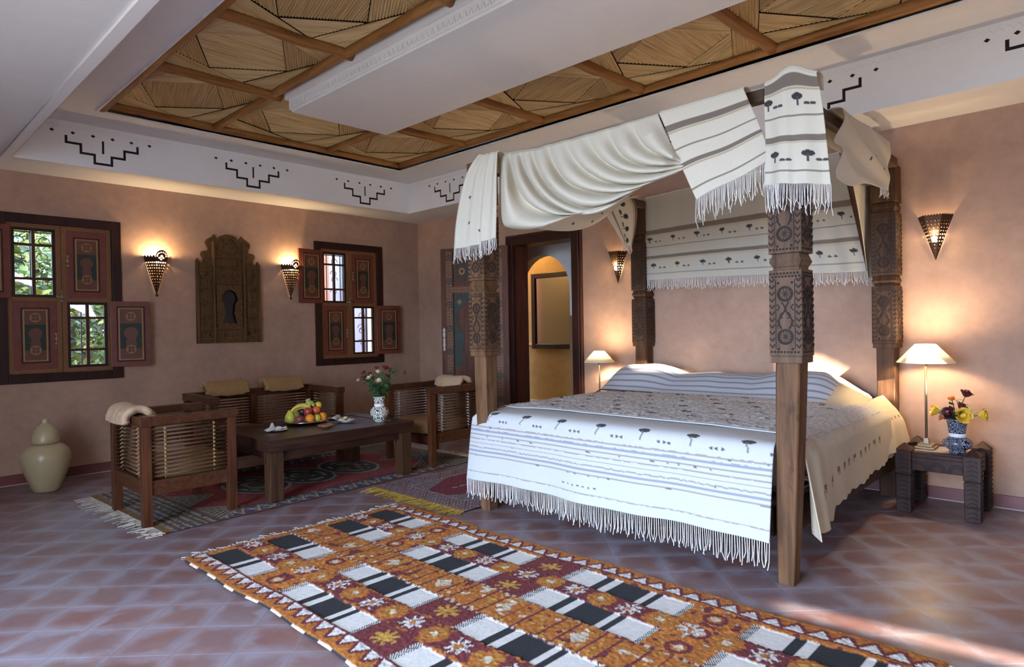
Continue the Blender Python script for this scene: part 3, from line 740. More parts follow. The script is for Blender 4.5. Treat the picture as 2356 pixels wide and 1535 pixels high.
def sconce(label, loc, rotz, kind, e):
    """wall side is local y = 0, room towards -y"""
    s = thing('wall_sconce', label, 'wall lamp', loc, rotz, 'pierced metal wall sconces')
    z1, z0 = 0.0, -.345
    if kind == 'pair':
        A, B, Cc, D = (-.098, 0, -.01), (-.03, -.090, -.01), (.078, -.082, -.01), (.105, 0, -.01)
        scal = [(0, 0), (.0, -.05), (.12, -.085), (.25, -.03), (.38, -.085), (.5, -.03), (.62, -.085), (.75, -.03), (.88, -.085), (1, -.05), (1, 0)]
        rounded = [(0, 0)]+[(.5-.5*math.cos(PI*k/12), -.02-.20*math.sin(PI*k/12)) for k in range(13)]+[(1, 0)]
        big = [(x, y, r*1.22) for x, y, r in holes_for(.115, .33, 10, 3)]
        tip = (0, -.012, z0)
        facet('pierced_side', M_pierce, s, A, B, tip, scal, big)
        facet('pierced_front', M_pierce, s, B, Cc, tip, rounded, [(x, y, r*1.25) for x, y, r in holes_for(.110, .33, 10, 5)]+[(.5+.34*math.cos(q), -.05+.105*math.sin(q), .0065) for q in np.linspace(PI, 2*PI, 8)]+[(.5, -.05, .012), (.34, -.005, .008), (.66, -.005, .008), (.5, .035, .008)])
        facet('pierced_side', M_pierce, s, Cc, D, tip, scal, [(x, y, r*1.1) for x, y, r in holes_for(.08, .33, 10, 9)])
        MB().sphere((0, -.014, z0-.004), (.013, .011, .016), 10, 8).build('finial', M_pierce, s, True)
        bz = (0, -.045, -.03)
    else:
        A, B, C1, D = (-.10, 0, 0), (-.05, -.085, 0), (.05, -.085, 0), (.10, 0, 0)
        scal = [(0, 0)]+[(k/12, -.03*(k % 2)-.008) for k in range(13)]+[(1, 0)]
        for a, bb, nm, sd in ((A, B, 'pierced_side', 2), (B, C1, 'pierced_front', 7), (C1, D, 'pierced_side', 4)):
            facet(nm, M_pierce, s, a, bb, (0, -.008, -.29), scal, [(x, y, r*(.45+.75*math.exp(-((y-.52)/.24)**2))) for x, y, r in holes_for(.10, .29, 10, sd)])
        bz = (0, -.034, -.145)
    MB().sphere(bz, (.02, .02, .028), 12, 8).build('bulb', M_bulb, s, True)
    R = Matrix.Rotation(rotz, 3, 'Z'); p = Vector(loc)+R @ Vector(bz)+Vector((0, 0, .033 if kind == 'pair' else .0))
    bulb_light('sconce_light', p+R @ Vector((0, -.022, .0 if kind == 'pair' else .035)), e)
sconce('pierced metal sconce on the wall between the large window and the carved mirror', (2.05, YW, 1.915), 0, 'pair', 6)
sconce('pierced metal sconce on the wall between the carved mirror and the small window', (3.375, YW, 1.915), 0, 'pair', 6)
sconce('triangular pierced sconce on the wall above the bedside table with yellow roses', (XW, .94, 1.90), -PI/2, 'tri', 3)
sconce('triangular pierced sconce on the wall between the doorway and the bed', (XW, 3.495, 1.90), -PI/2, 'tri', 3)

# ---------------------------------------------------------------- carved wall mirror
cm = thing('carved_mirror', 'carved wooden wall mirror with a small keyhole glass and scrolled crest', 'mirror', (2.713, YW-.004, 1.106))
half = [(.314, 0), (.314, .80), (.300, .83), (.286, .80), (.262, .785), (.245, .80), (.243, .825), (.256, .845), (.270, .865), (.262, .895), (.235, .905), (.205, .905), (.20, .93), (.213, .955), (.225, .985), (.21, 1.015), (.18, 1.035), (.160, 1.045), (.135, 1.075), (.115, 1.045)]
arc = [(.11*math.cos(PI*k/12), 1.0+.082*math.sin(PI*k/12)) for k in range(1, 12)]
out = half+[(x, z+.0) for x, z in arc]+[(-x, z) for x, z in reversed(half)]
kh = [(-.082, .19), (-.060, .25), (-.050, .30), (-.058, .35)]+[(.084*math.cos(a), .445+.084*math.sin(a)) for a in np.linspace(PI*1.24, -PI*.24, 16)]+[(.058, .35), (.050, .30), (.060, .25), (.082, .19)]
M_carvw = wood('carved_brown_wood', (.055, .025, .009), (.19, .10, .04), 'z', .6)
plate('back_board', out, [kh], .022, M_carvw, cm, (0, -.011, 0), (PI/2, 0, 0))
fr = plate('inner_frame', rect(-.125, .15, .125, .575), [kh], .014, M_carvw, cm, (0, -.029, 0), (PI/2, 0, 0), .003)
for sx in (-1, 1):
    MB().box(sx*.24-.055, -.030, .06, sx*.24+.055, -.022, .74).build('carved_panel', M_carvw, cm, bevel=.003)
    for k in range(5):
        z = .115+k*.14
        plate('carved_roundel', circ(0, 0, .045, 16), [circ(0, 0, .030, 16)], .012, M_carvw, cm, (sx*.24, -.036, z), (PI/2, 0, 0))
        MB().sphere((sx*.24, -.032, z), (.018, .011, .018), 8, 6).build('carved_boss', M_carvw, cm, True)
for bx in ((-.13, .60, .13, .72), (-.125, .76, .125, .83), (-.20, .03, .20, .12)): MB().box(bx[0], -.030, bx[1], bx[2], -.022, bx[3]).build('carved_band', M_carvw, cm, bevel=.003)
for sx in (-1, 1):
    for xa, z0_, z1_ in ((.150, .0, 1.0), (.302, .0, .80)): MB().box(sx*xa-.012, -.044, z0_, sx*xa+.012, -.020, z1_).build('raised_rail', M_carvw, cm, bevel=.004)
for z0_, hwid in ((.135, .30), (.585, .145), (.738, .30), (.845, .145)): MB().box(-hwid, -.040, z0_, hwid, -.020, z0_+.014).build('raised_rail', M_carvw, cm, bevel=.003)
plate('crest_arch', [(.115*math.cos(PI*k/14), .90+.16*math.sin(PI*k/14)) for k in range(15)], [[(.095*math.cos(PI*k/14), .905+.135*math.sin(PI*k/14)) for k in range(15)]], .014, M_carvw, cm, (0, -.029, 0), (PI/2, 0, 0))
for k in range(4): plate('carved_roundel', circ(0, 0, .034, 14), [circ(0, 0, .022, 12)], .008, M_carvw, cm, (-.15+k*.10, -.034, .075), (PI/2, 0, 0))
for k in range(3): plate('carved_roundel', circ(0, 0, .036, 14), [circ(0, 0, .024, 12)], .008, M_carvw, cm, (-.08+k*.08, -.034, .66), (PI/2, 0, 0))
MB().box(-.10, -.006, .18, .10, -.002, .54).build('mirror_glass', m_mirror('dark_mirror', (.05, .055, .07), .12), cm)

# ---------------------------------------------------------------- urn
ur = thing('ceramic_urn', 'cream glazed lidded urn standing on the floor in the corner', 'urn', (1.10, 6.10, 0))
M_cream = flat('cream_glaze', (.43, .35, .20), .28, 0, .06, 5)
MB().lathe([(0, 0), (.078, 0), (.088, .01), (.12, .09), (.148, .17), (.163, .24), (.165, .275), (.154, .315), (.120, .35), (.094, .366), (.078, .372), (.0, .372)], 40).build('urn_body', M_cream, ur, True)
MB().lathe([(.0, .371), (.092, .373), (.096, .385), (.090, .43), (.074, .472), (.052, .503), (.030, .520), (.020, .53), (.024, .546), (.018, .562), (0, .568)], 32).build('urn_lid', M_cream, ur, True)

# ---------------------------------------------------------------- rod-and-frame seats
def dup(o, parent, loc, rot=(0, 0, 0), scale=(1, 1, 1), mat=None):
    c = o.copy(); COL.objects.link(c); c.parent = parent; c.location = loc; c.rotation_euler = rot; c.scale = scale; return c
ROD = MB().tube([(-.5, 0, 0), (.5, 0, 0)], .0075, 8).mesh('rod', M_rod, True)
def rope(parent, x, y, z0, z1, along, mat):
    """cord lashing wound round the rods, local position x,y"""
    b = MB(); n = int((z1-z0)/.0254); pts = []; pts2 = []
    for k in range(n*6+1):
        t = k/6; a = 2*PI*t; z = z0+.0254*t; o1 = .008*math.cos(a); o2 = .012*math.sin(a)
        pts.append((x+(o1 if along == 'x' else o2), y+(o2 if along == 'x' else o1), z))
    b.tube(pts, .0030, 5); b.tube([(x, y, z0-.02), (x, y, z1+.01)], .003, 5)
    b.build('rope_lashing', mat, parent, True)
def cushion(b, x0, y0, z0, x1, y1, z1, r=.03, n=10, puff=.0):
    """rounded cushion block"""
    base = len(b.v); cx, cy, cz = (x0+x1)/2, (y0+y1)/2, (z0+z1)/2; hx, hy, hz = (x1-x0)/2, (y1-y0)/2, (z1-z0)/2
    s = MB().sphere((0, 0, 0), 1, 24, 14)
    def sq(v, h, e): return math.copysign(abs(v)**e, v)*h
    for v in s.v:
        x, y, z = v; e = .30
        b.v.append((cx+sq(x, hx, e), cy+sq(y, hy, e), cz+sq(z, hz, .5)*(1+puff*(1-abs(x))*(1-abs(y)))))
    b.f += [tuple(i+base for i in f) for f in s.f]; return b
def seat(name, label, cat, loc, rotz, w, d, H, sections, ropem, group):
    s = thing(name, label, cat, loc, rotz, group); L = .055; hw, hd = w/2, d/2
    ZB0, ZB1 = .195, .285; ZR0, ZR1 = .31, .615
    for sx in (-1, 1):
        for sy in (-1, 1):
            x = sx*(hw-L/2); y = sy*(hd-L/2)
            MB().box(x-L/2, y-L/2, 0, x+L/2, y+L/2, H-.002).build('leg', M_chair, s, bevel=.003)
    # local front is -y, back is +y
    MB().box(-hw-.007, hd-L-.005, H-.05, hw+.007, hd+.01, H+.012).build('back_rail', M_chairx, s, bevel=.004)
    for sx in (-1, 1):
        x = sx*(hw-L/2)
        MB().box(x-L/2-.006, -hd-.012, H-.045, x+L/2+.006, hd-L-.005, H+.010).build('arm_rail', M_chairx, s, bevel=.004)
        MB().box(x-.016, -hd+L, ZB0, x+.016, hd-L, ZB1).build('side_rail', M_chairx, s, bevel=.003)
    MB().box(-hw+L, hd-L/2-.016, ZB0, hw-L, hd-L/2+.016, ZB1).build('lower_back_rail', M_chairx, s, bevel=.003)
    MB().box(-hw+L, -hd+L/2-.016, ZB0-.01, hw-L, -hd+L/2+.016, ZB1-.02).build('front_rail', M_chairx, s, bevel=.003)
    MB().box(-hw+L, -hd+L, .245, hw-L, hd-L, .262).build('seat_board', M_chairx, s)
    nr = 13
    # back panel
    seg = (w-2*L)/sections
    for q in range(sections):
        xc = -hw+L+seg*(q+.5)
        for k in range(nr):
            z = lerp(ZR0, ZR1, k/(nr-1)); obj('rod', ROD, s, (xc, hd-L/2, z), (0, 0, 0), (seg-(.05 if sections > 1 else 0)+.02, 1, 1))
        for t in (.2, .8): rope(s, xc-seg/2+seg*t, hd-L/2, ZR0, ZR1, 'x', ropem)
        if q: MB().box(xc-seg/2-.028, hd-L+.002, ZB0, xc-seg/2+.028, hd-.002, H-.04).build('back_stile', M_chair, s, bevel=.003)
    for sx in (-1, 1):
        x = sx*(hw-L/2)
        for k in range(nr):
            z = lerp(ZR0, ZR1, k/(nr-1)); obj('rod', ROD, s, (x, 0, z), (0, 0, PI/2), (d-2*L+.02, 1, 1))
        for t in (.18, .82): rope(s, x, lerp(-hd+L, hd-L, t), ZR0, ZR1, 'y', ropem)
    for q in range(sections):
        xc0 = -hw+L+.004+seg*q
        cushion(MB(), xc0+.004, -hd-.01, .264, xc0+seg-.012, hd-L-.02, .385).build('seat_cushion', M_cush, s, True)
    return s
lc = seat('armchair', 'slatted wooden armchair beside the cream urn, beige cushion slung over its back', 'armchair', (1.565, 4.715, .004), PI/2, .67, .58, .675, 1, M_rope, 'slatted wooden seats around the low table')
sf = seat('sofa', 'slatted wooden two seat sofa under the carved mirror with two ochre back cushions', 'sofa', (2.61, 5.52, .009), 0, 1.18, .60, .675, 2, M_rope, 'slatted wooden seats around the low table')
rc = seat('armchair', 'slatted wooden armchair in front of the open painted door', 'armchair', (3.825, 4.70, .009), -PI/2, .68, .60, .675, 1, M_ropew, 'slatted wooden seats around the low table')
# cushions slung over the backs
def slung(label, loc, rotz, w, drop_f, drop_b, top, mat, th=.055):
    t = thing('back_cushion', label, 'cushion', loc, rotz, 'cushions slung over the seat backs')
    prof = [(-.075, top-drop_f), (-.078, top-drop_f*.5), (-.066, top-.02), (-.03, top+.018), (.02, top+.022), (.062, top+.002), (.080, top-drop_b*.5), (.082, top-drop_b)]
    prof = [(p.x, p.y) for p in smoothpts([Vector((a, c, 0)) for a, c in prof], 2)]
    n = 26; P = np.zeros((n, len(prof), 3))
    for i in range(n):
        u = i/(n-1); e = 1-.16*(abs(2*u-1)**6); bw = .010*math.sin(u*9)+.006*math.sin(u*23)
        for j, (a, c) in enumerate(prof):
            P[i, j] = ((u-.5)*w*(1+.03*math.sin(j*.7)), a*(.9+.1*e)+bw*.4, top+(c-top)*e+bw*.3)
    o = sheet('cushion_cover', P, None, mat, t, th); o.modifiers['thickness'].offset = 0
    return t
slung('beige cushion slung over the back of the armchair beside the urn', (1.31, 4.70, 0), PI/2, .36, .06, .075, .71, M_cush2, .045)
slung('ochre cushion on the sofa back, the one nearer the large window', (2.36, 5.795, 0), 0, .36, .075, .10, .735, M_cush, .05)
slung('ochre cushion on the sofa back, the one nearer the small window', (2.885, 5.795, 0), 0, .36, .075, .10, .735, M_cush, .05)
slung('beige cushion slung over the back of the armchair beside the painted door', (4.095, 4.72, 0), -PI/2, .34, .06, .10, .715, M_cush2, .045)

# ---------------------------------------------------------------- low table
tb = thing('coffee_table', 'long low dark wooden table with thick square legs on the red rug', 'table', (2.67, 4.755, .009))
TW, TD, TH = 1.25, .90, .44
hw, hd = TW/2, TD/2
for y0, y1 in ((-hd, -hd+.15), (hd-.15, hd)): MB().box(-hw, y0, TH-.085, hw, y1, TH).build('side_plank', M_table, tb, bevel=.004)
for x0, x1 in ((-hw, -hw+.13), (hw-.13, hw)): MB().box(x0, -hd+.152, TH-.085, x1, hd-.152, TH).build('end_plank', M_table, tb, bevel=.004)
for k in range(4):
    y0 = -hd+.154+k*.148; MB().box(-hw+.132, y0, TH-.04, hw-.132, y0+.146, TH-.006).build('top_plank', M_table, tb, bevel=.003)
MB().box(-hw+.05, -hd+.05, TH-.15, hw-.05, -hd+.085, TH-.085).build('apron', M_table, tb); MB().box(-hw+.05, hd-.085, TH-.15, hw-.05, hd-.05, TH-.085).build('apron', M_table, tb)
for sx in (-1, 1): MB().box(sx*(hw-.0675)-.0175, -hd+.085, TH-.15, sx*(hw-.0675)+.0175, hd-.085, TH-.085).build('apron', M_table, tb)
for sx in (-1, 1):
    for sy in (-1, 1):
        x, y = sx*(hw-.065), sy*(hd-.065); MB().box(x-.05, y-.05, 0, x+.05, y+.05, TH-.086).build('leg', M_tleg, tb, bevel=.006)

# ---------------------------------------------------------------- things on the table
TZ = TH+.009
def lathe_thing(name, label, cat, loc, prof, mat, part, group=None, n=32):
    t = thing(name, label, cat, loc, 0, group); MB().lathe(prof, n).build(part, mat, t, True); return t
M_silver = flat('silver_tray', (.72, .71, .69), .22, 1.0, .05)
ty = lathe_thing('fruit_tray', 'round silver tray under the pile of fruit on the low table', 'tray', (2.66, 4.93, TZ), [(0, .0), (.10, .0), (.125, .006), (.168, .016), (.172, .019), (.168, .021), (.12, .011), (0, .008)], M_silver, 'tray_dish')
MB().lathe([(.171, .0185), (.1745, .021), (.171, .0235), (.168, .021), (.171, .0185)], 32).build('tray_rim', M_silver, ty, True)
FC = Vector((2.66, 4.93, TZ+.010)); FG = 'fruit piled on the silver tray'
def toward(dx, dy, dz=0):        # offsets seen from the camera: dx to the right, dy towards the viewer
    f = Vector((FC.x, FC.y, 0)).normalized(); r = Vector((f.y, -f.x, 0)); return FC+r*dx-f*dy+Vector((0, 0, dz))
def fruit(name, label, p, prof, mat, stalk=None, tilt=(0, 0)):
    t = thing(name, label, 'fruit', p, 0, FG); t.rotation_euler = (tilt[0], tilt[1], rnd.uniform(0, 6))
    MB().lathe(prof, 20).build('flesh', mat, t, True)
    z = prof[-1][1]
    if stalk: MB().tube([(0, 0, z-.006), (.002, 0, z+.008), (.006, .002, z+.016)], [.0022, .0018, .0022], 6).build('stalk', M_tleg, t, True)
    else: MB().lathe([(0, z+.0005), (.004, z+.001), (.0025, z-.002), (0, z-.003)], 10).build('navel', flat('navel_green', (.10, .12, .03), .7), t, True)
    return t
def orb(r, k=1.0, dip=.12):
    pr = [(0, r*.04)]
    for i in range(1, 14):
        a = -PI/2+PI*i/14; pr.append((r*math.cos(a), r*k+r*k*math.sin(a)))
    pr.append((0, 2*r*k*(1-dip/2))); return pr
pearp = [(0, .002), (.018, 0), (.036, .012), (.043, .032), (.040, .055), (.029, .075), (.020, .092), (.014, .103), (0, .106)]
M_pear = flat('pear_skin', (.52, .50, .06), .4, 0, .15, 12); M_apple = flat('apple_skin', (.32, .045, .035), .3, 0, .45, 10)
M_orange = flat('orange_peel', (.80, .26, .015), .45, 0, .08, 40, .3); M_plum = flat('plum_skin', (.055, .012, .035), .35, 0, .3, 10)
M_gapple = flat('yellow_apple_skin', (.55, .48, .07), .35, 0, .2, 8); M_mango = flat('mango_skin', (.22, .05, .05), .35, 0, .6, 7)
fruit('pear', 'yellow green pear at the end of the fruit tray', toward(-.120, .03), pearp, M_pear, True)
fruit('mango', 'dark red mango at the front of the fruit tray', toward(-.045, .075), orb(.038, .85), M_mango, True)
fruit('orange', 'bright orange at the front of the fruit tray beside the mango', toward(.035, .085), orb(.037, .96, .05), M_orange)
fruit('yellow_apple', 'yellow apple between the two oranges on the tray', toward(.090, .045), orb(.033, .95), M_gapple, True)
fruit('orange', 'orange at the end of the fruit tray beside the yellow apple', toward(.135, .0), orb(.036, .96, .05), M_orange)
fruit('apple', 'red apple resting on top of the fruit behind the front orange', toward(.022, .035, .052), orb(.037, .95), M_apple, True)
fruit('nectarine', 'orange red nectarine resting on the fruit above the yellow apple', toward(.085, .0, .058), orb(.035, .95), flat('nectarine_skin', (.62, .12, .03), .4, 0, .35, 9), True)
fruit('plum', 'dark purple plum tucked behind the red apple', toward(-.025, .015, .060), orb(.026, 1.0), M_plum, True)
fruit('green_apple', 'green apple behind the pear on the tray', toward(-.075, .0, .02), orb(.036, .95), flat('green_apple_skin', (.24, .27, .05), .4, 0, .2, 9), True)
fruit('apple', 'red apple lying at the back of the fruit tray', toward(.02, -.07), orb(.037, .95), M_apple, True)
M_ban = flat('banana_peel', (.66, .50, .06), .45, 0, .2, 14)
bn = thing('banana_bunch', 'yellow bananas arched over the top of the fruit pile', 'bananas', toward(-.035, .01, .105), 0, FG)
f_ = Vector((FC.x, FC.y, 0)).normalized(); r_ = Vector((f_.y, -f_.x, 0))
for k, (dx, dz, sc) in enumerate(((0, .012, 1), (.012, -.004, .92), (-.01, .002, .85))):
    pts = []
    for q in range(11):
        t = q/10; x = -.095+.19*t; z = -.055*(abs(2*t-1.1)**2.0)+.022
        pts.append(r_*(x*sc)+f_*(.022*k-.02)+Vector((0, 0, z*sc+dz)))
    MB().tube(pts, [.004, .010, .014, .016, .017, .017, .017, .016, .013, .008, .004], 8).build('banana', M_ban, bn, True)
def grapes(name, label, p, mat, n, seed, spread):
    t = thing(name, label, 'grapes', p, 0, FG); r = random.Random(seed); g = MB().sphere((0, 0, 0), .0125, 10, 7).mesh('grape', mat, True)
    for k in range(n):
        a = r.uniform(0, 6.28); q = spread*math.sqrt(r.random()); obj('grape', g, t, (q*math.cos(a), q*math.sin(a), .012+(spread-q)*r.uniform(.3, 1.3)))
    MB().tube([(0, 0, .02), (.004, 0, spread*1.3), (.015, .0, spread*1.7)], .002, 5).build('stalk', M_tleg, t, True)
grapes('grape_bunch', 'dark purple grapes on top of the fruit pile', toward(-.035, -.03, .118), flat('dark_grape', (.035, .02, .05), .35), 26, 5, .042)
grapes('grape_bunch', 'green grapes crowning the fruit pile beside the purple grapes', toward(.03, -.02, .122), flat('green_grape', (.36, .40, .10), .35), 30, 6, .045)
fruit('lemon', 'yellow lemon on the shoulder of the fruit pile', toward(.085, -.04, .10), orb(.030, 1.05, .0), flat('lemon_peel', (.66, .52, .05), .45), None, (.5, .4))

def napkin(label, loc, rotz, tall):
    t = thing('napkin', label, 'napkin', loc, rotz, 'folded napkins on the low table'); n = 22
    P = np.zeros((n, n, 3))
    for i in range(n):
        for j in range(n):
            u, v = i/(n-1)*2-1, j/(n-1)*2-1
            w = .045*(1-abs(v))+.012; x = u*.095; y = v*w*(1-.55*max(0, u))
            z = .006+.020*max(0, 1-abs(v)*1.6)*(1-.4*abs(u))+tall*max(0, 1-((u+.35)/.22)**2-(v/.45)**2)+.006*math.sin(7*u+3*v)
            P[i, j] = (x, y, max(.003, z))
    sheet('napkin_cloth', P, None, flat('napkin_white', (.74, .73, .74), .9), t, .003)
    MB().lathe([(0, .001), (.05, .0), (.078, .005), (.080, .007), (.05, .003), (0, .003)], 24).build('small_plate', flat('white_porcelain', (.75, .74, .76), .15), t, True, loc=(.01, 0, 0))
napkin('white napkin folded to a peak beside the pear on the low table', (2.31, 4.74, TZ), .2, .045)
napkin('cream napkin folded flat behind the plate of biscuits', (2.96, 4.95, TZ), .75, .0)
def m_blue(name, sc, c1=(.72, .70, .66), c2=(.03, .04, .12), thr=.42):
    return painted(name, c2, c1, sc, .2, thr)
pl = lathe_thing('biscuit_plate', 'white plate with blue rim holding pale biscuits on the low table', 'plate', (2.895, 4.69, TZ), [(0, .0), (.04, 0), (.044, .006), (.080, .022), (.082, .024), (.078, .024), (.040, .010), (0, .009)], flat('white_porcelain', (.75, .74, .76), .15), 'plate_dish')
MB().lathe([(.062, .0175), (.0795, .0246), (.080, .0250), (.062, .0180)], 28).build('painted_rim', m_blue('rim_blue', 60), pl, True)
M_bis = flat('biscuit', (.58, .47, .28), .8, 0, .25, 40)
for k in range(7):
    a = k*.95; q = .034 if k < 5 else .010
    t = thing('biscuit', 'small pale round biscuit on the blue rimmed plate', 'biscuit', (2.885+q*math.cos(a), 4.70+q*math.sin(a), TZ+.012+(.016 if k >= 5 else 0)), a, 'biscuits on the plate')
    MB().lathe([(0, 0), (.015, 0), (.0185, .006), (.016, .014), (.008, .019), (0, .02)], 12).build('crumb', M_bis, t, True); MB().sphere((0, 0, .019), (.004, .004, .003), 6, 5).build('almond', M_rope, t, True)
at = lathe_thing('ashtray', 'small round copper brown ashtray near the edge of the low table', 'ashtray', (2.615, 4.535, TZ), [(0, 0), (.036, 0), (.040, .004), (.050, .012), (.060, .020), (.062, .024), (.057, .024), (.046, .014), (0, .010)], flat('copper_glaze', (.26, .10, .05), .22, .35), 'dish')
MB().lathe([(.0565, .0235), (.0595, .027), (.0625, .0235), (.0595, .022), (.0565, .0235)], 24).build('dish_rim', flat('copper_rim', (.42, .20, .11), .25, .4), at, True)

# ---------------------------------------------------------------- vases and roses
def vase(label, loc, s, mat, prof, neck=None):
    t = thing('flower_vase', label, 'vase', loc); MB().lathe([(r*s, z*s) for r, z in prof], 32).build('vase_body', mat, t, True)
    if neck: MB().lathe([(r*s, z*s) for r, z in neck], 32).build('neck_band', flat('white_porcelain', (.75, .74, .76), .15), t, True)
    return t
vp = [(0, 0), (.055, 0), (.060, .008), (.058, .02), (.075, .045), (.092, .075), (.096, .10), (.088, .125), (.066, .148), (.050, .16), (.047, .185), (.053, .215), (.062, .25), (.064, .262), (.056, .262), (.045, .20), (.04, .16), (0, .10)]
VA = vase('white pottery vase with dark painted scrolls holding roses on the low table', (3.085, 4.49, TZ), .80, m_blue('scroll_paint', 26, (.66, .62, .52), (.03, .035, .06), .40), vp, [(.0505, .158), (.053, .164), (.053, .178), (.0495, .184)])
M_stem = flat('rose_stem', (.05, .12, .03), .5); M_rleaf = flat('rose_leaf', (.035, .10, .03), .45, 0, .35, 15)
def bloom(b, r, openness, seed):
    q = random.Random(seed)
    b.sphere((0, 0, r*.55), (r*.52, r*.52, r*.72), 10, 8)
    for ring, (n, rr, hh, tilt) in enumerate(((3, .55, 1.25, .1), (5, .78, 1.15, .35*openness+.1), (5, .98, 1.0, .75*openness+.12))):
        for k in range(n):
            a = 2*PI*(k+.5*ring)/n+q.uniform(-.15, .15); base = len(b.v); N = 5
            for i in range(N):
                t = i/(N-1)
                for j in range(N):
                    s = (j/(N-1)-.5)*2; ww = .95*math.sin(PI*(.20+.52*t)); th = a+s*.62*ww
                    rad = r*rr*(.35+.65*t**.6)+r*tilt*t*t; b.v.append((rad*math.cos(th), rad*math.sin(th), r*(hh*1.15*t*(1-.12*s*s)-.05)-r*.35*tilt*t**3))
            for i in range(N-1):
                for j in range(N-1): p = base+i*N+j; b.f.append((p, p+1, p+N+1, p+N))
    return b
def rose(label, mouth, head, r, mat, grp, seed, openness=.6, leaves=2, lname='rose'):
    mouth, head = Vector(mouth), Vector(head); q = random.Random(seed)
    t = thing(lname, label, 'rose', mouth, 0, grp); h = head-mouth
    mid = Vector((h.x*.35, h.y*.35, h.z*.55)); pts = [Vector((0, 0, -.10)), Vector((0, 0, 0)), mid, h]; pts = smoothpts(pts, 2)
    MB().tube(pts, .0028, 6).build('stem', M_stem, t, True)
    d = (h-mid).normalized(); Rm = d.to_track_quat('Z', 'Y').to_matrix().to_4x4()
    o = bloom(MB(), r, openness, seed).build('bloom', mat, t, True); o.matrix_local = Matrix.Translation(h-d*r*.2) @ Rm
    b = MB()
    for k in range(5):
        a = 2*PI*k/5; b.add([(.2*r*math.cos(a-.5), .2*r*math.sin(a-.5), 0), (.75*r*math.cos(a), .75*r*math.sin(a), r*.25), (.2*r*math.cos(a+.5), .2*r*math.sin(a+.5), 0), (0, 0, -r*.15)], [(0, 1, 2), (0, 2, 3)])
    o = b.build('sepals', M_rleaf, t); o.matrix_local = Matrix.Translation(h-d*r*.2) @ Rm
    for k in range(leaves):
        p = mid.lerp(h, q.uniform(-.6, .6)); a = q.uniform(0, 6.28); s = q.uniform(.026, .040)
        d2 = Vector((math.cos(a), math.sin(a), q.uniform(-.4, .5))).normalized(); e = d2.cross(Vector((0, 0, 1))).normalized(); n = d2.cross(e)
        MB().add([p, p+d2*s*.6+e*s*.42+n*s*.08, p+d2*s*1.3+e*s*.34, p+d2*s*2, p+d2*s*1.3-e*s*.34, p+d2*s*.6-e*s*.42+n*s*.08, p+d2*s*1.0], [(0,1,6),(1,2,6),(2,3,6),(3,4,6),(4,5,6),(5,0,6)]).build('leaf', M_rleaf, t)
    return t
M_red = flat('red_petal', (.20, .012, .018), .6); M_creamp = flat('cream_petal', (.72, .60, .42), .6); M_dred = flat('dark_red_petal', (.085, .008, .018), .6)
M_yel = flat('yellow_petal', (.78, .50, .04), .6); M_ora = flat('orange_petal', (.68, .20, .04), .6); M_pinkp = flat('pale_pink_petal', (.70, .48, .38), .6)
vm = Vector((3.085, 4.49, TZ+.205)); GA = 'roses in the vase on the low table'
def atv(px, py, dep=0):      # a point seen at this pixel, beside the vase axis
    D = math.hypot(vm.x, vm.y)+dep; d = ray(px, py); return CAM+d*(D/math.hypot(d.x, d.y))
RS = [(826, 871, 'pale pink half open rose leaning out of the table vase over its rim', M_pinkp, .016, 0), (838, 855, None, M_red, .018, .05), (841, 868, None, M_red, .019, -.03), (851, 866, 'round cream rose beside the red ones in the table vase', M_creamp, .021, -.05),
      (852, 857, None, M_red, .016, .06), (867, 844, None, M_red, .016, .04), (870, 853, 'cream rose standing just under a red bud in the table vase', M_creamp, .019, .0), (887, 845, 'largest deep red rose at the top of the table bouquet', M_red, .025, -.02),
      (871, 874, 'cream rose lowest in the middle of the table bouquet', M_creamp, .019, -.06), (904, 853, None, M_red, .017, .05), (891, 863, None, M_red, .018, -.03), (929, 854, 'small red rose on a long stem reaching far out of the table vase', M_red, .016, .0)]
for i, (px, py, lab, m, r, dep) in enumerate(RS):
    rose(lab or 'small red rose among the leaves of the table bouquet', vm+Vector((rnd.uniform(-.02, .02), rnd.uniform(-.02, .02), 0)), atv(px, py+4, dep), r, m, GA, 40+i, .35 if r < .02 else .7, 4)
fo = thing('rose_foliage', 'dense green rose leaves filling the table vase below the blooms', 'foliage', vm)
b = MB(); q = random.Random(9)
for k in range(150):
    a = q.uniform(0, 6.28); t = q.uniform(.0, 1); R0 = .03+.105*t*q.uniform(.3, 1); p = Vector((R0*math.cos(a), R0*math.sin(a), .0+.20*t)); s = q.uniform(.016, .030)
    d2 = Vector((math.cos(a)*.7, math.sin(a)*.7, q.uniform(-.5, .9))).normalized(); e = d2.cross(Vector((q.uniform(-1, 1), q.uniform(-1, 1), 1))).normalized()
    b.add([p, p+d2*s*.6+e*s*.4, p+d2*s*1.4+e*s*.3, p+d2*s*2, p+d2*s*1.4-e*s*.3, p+d2*s*.6-e*s*.4], [(0, 1, 2, 3, 4, 5)])
setp(b.build('leaves', M_rleaf, fo), kind='stuff')
b = MB()
for k in range(16):
    a = q.uniform(0, 6.28); R0 = q.uniform(.03, .1); b.tube([(.015*math.cos(a), .015*math.sin(a), -.08), (R0*.5*math.cos(a), R0*.5*math.sin(a), .08), (R0*math.cos(a), R0*math.sin(a), .19)], .002, 5)
setp(b.build('stalks', M_stem, fo, True), kind='stuff')

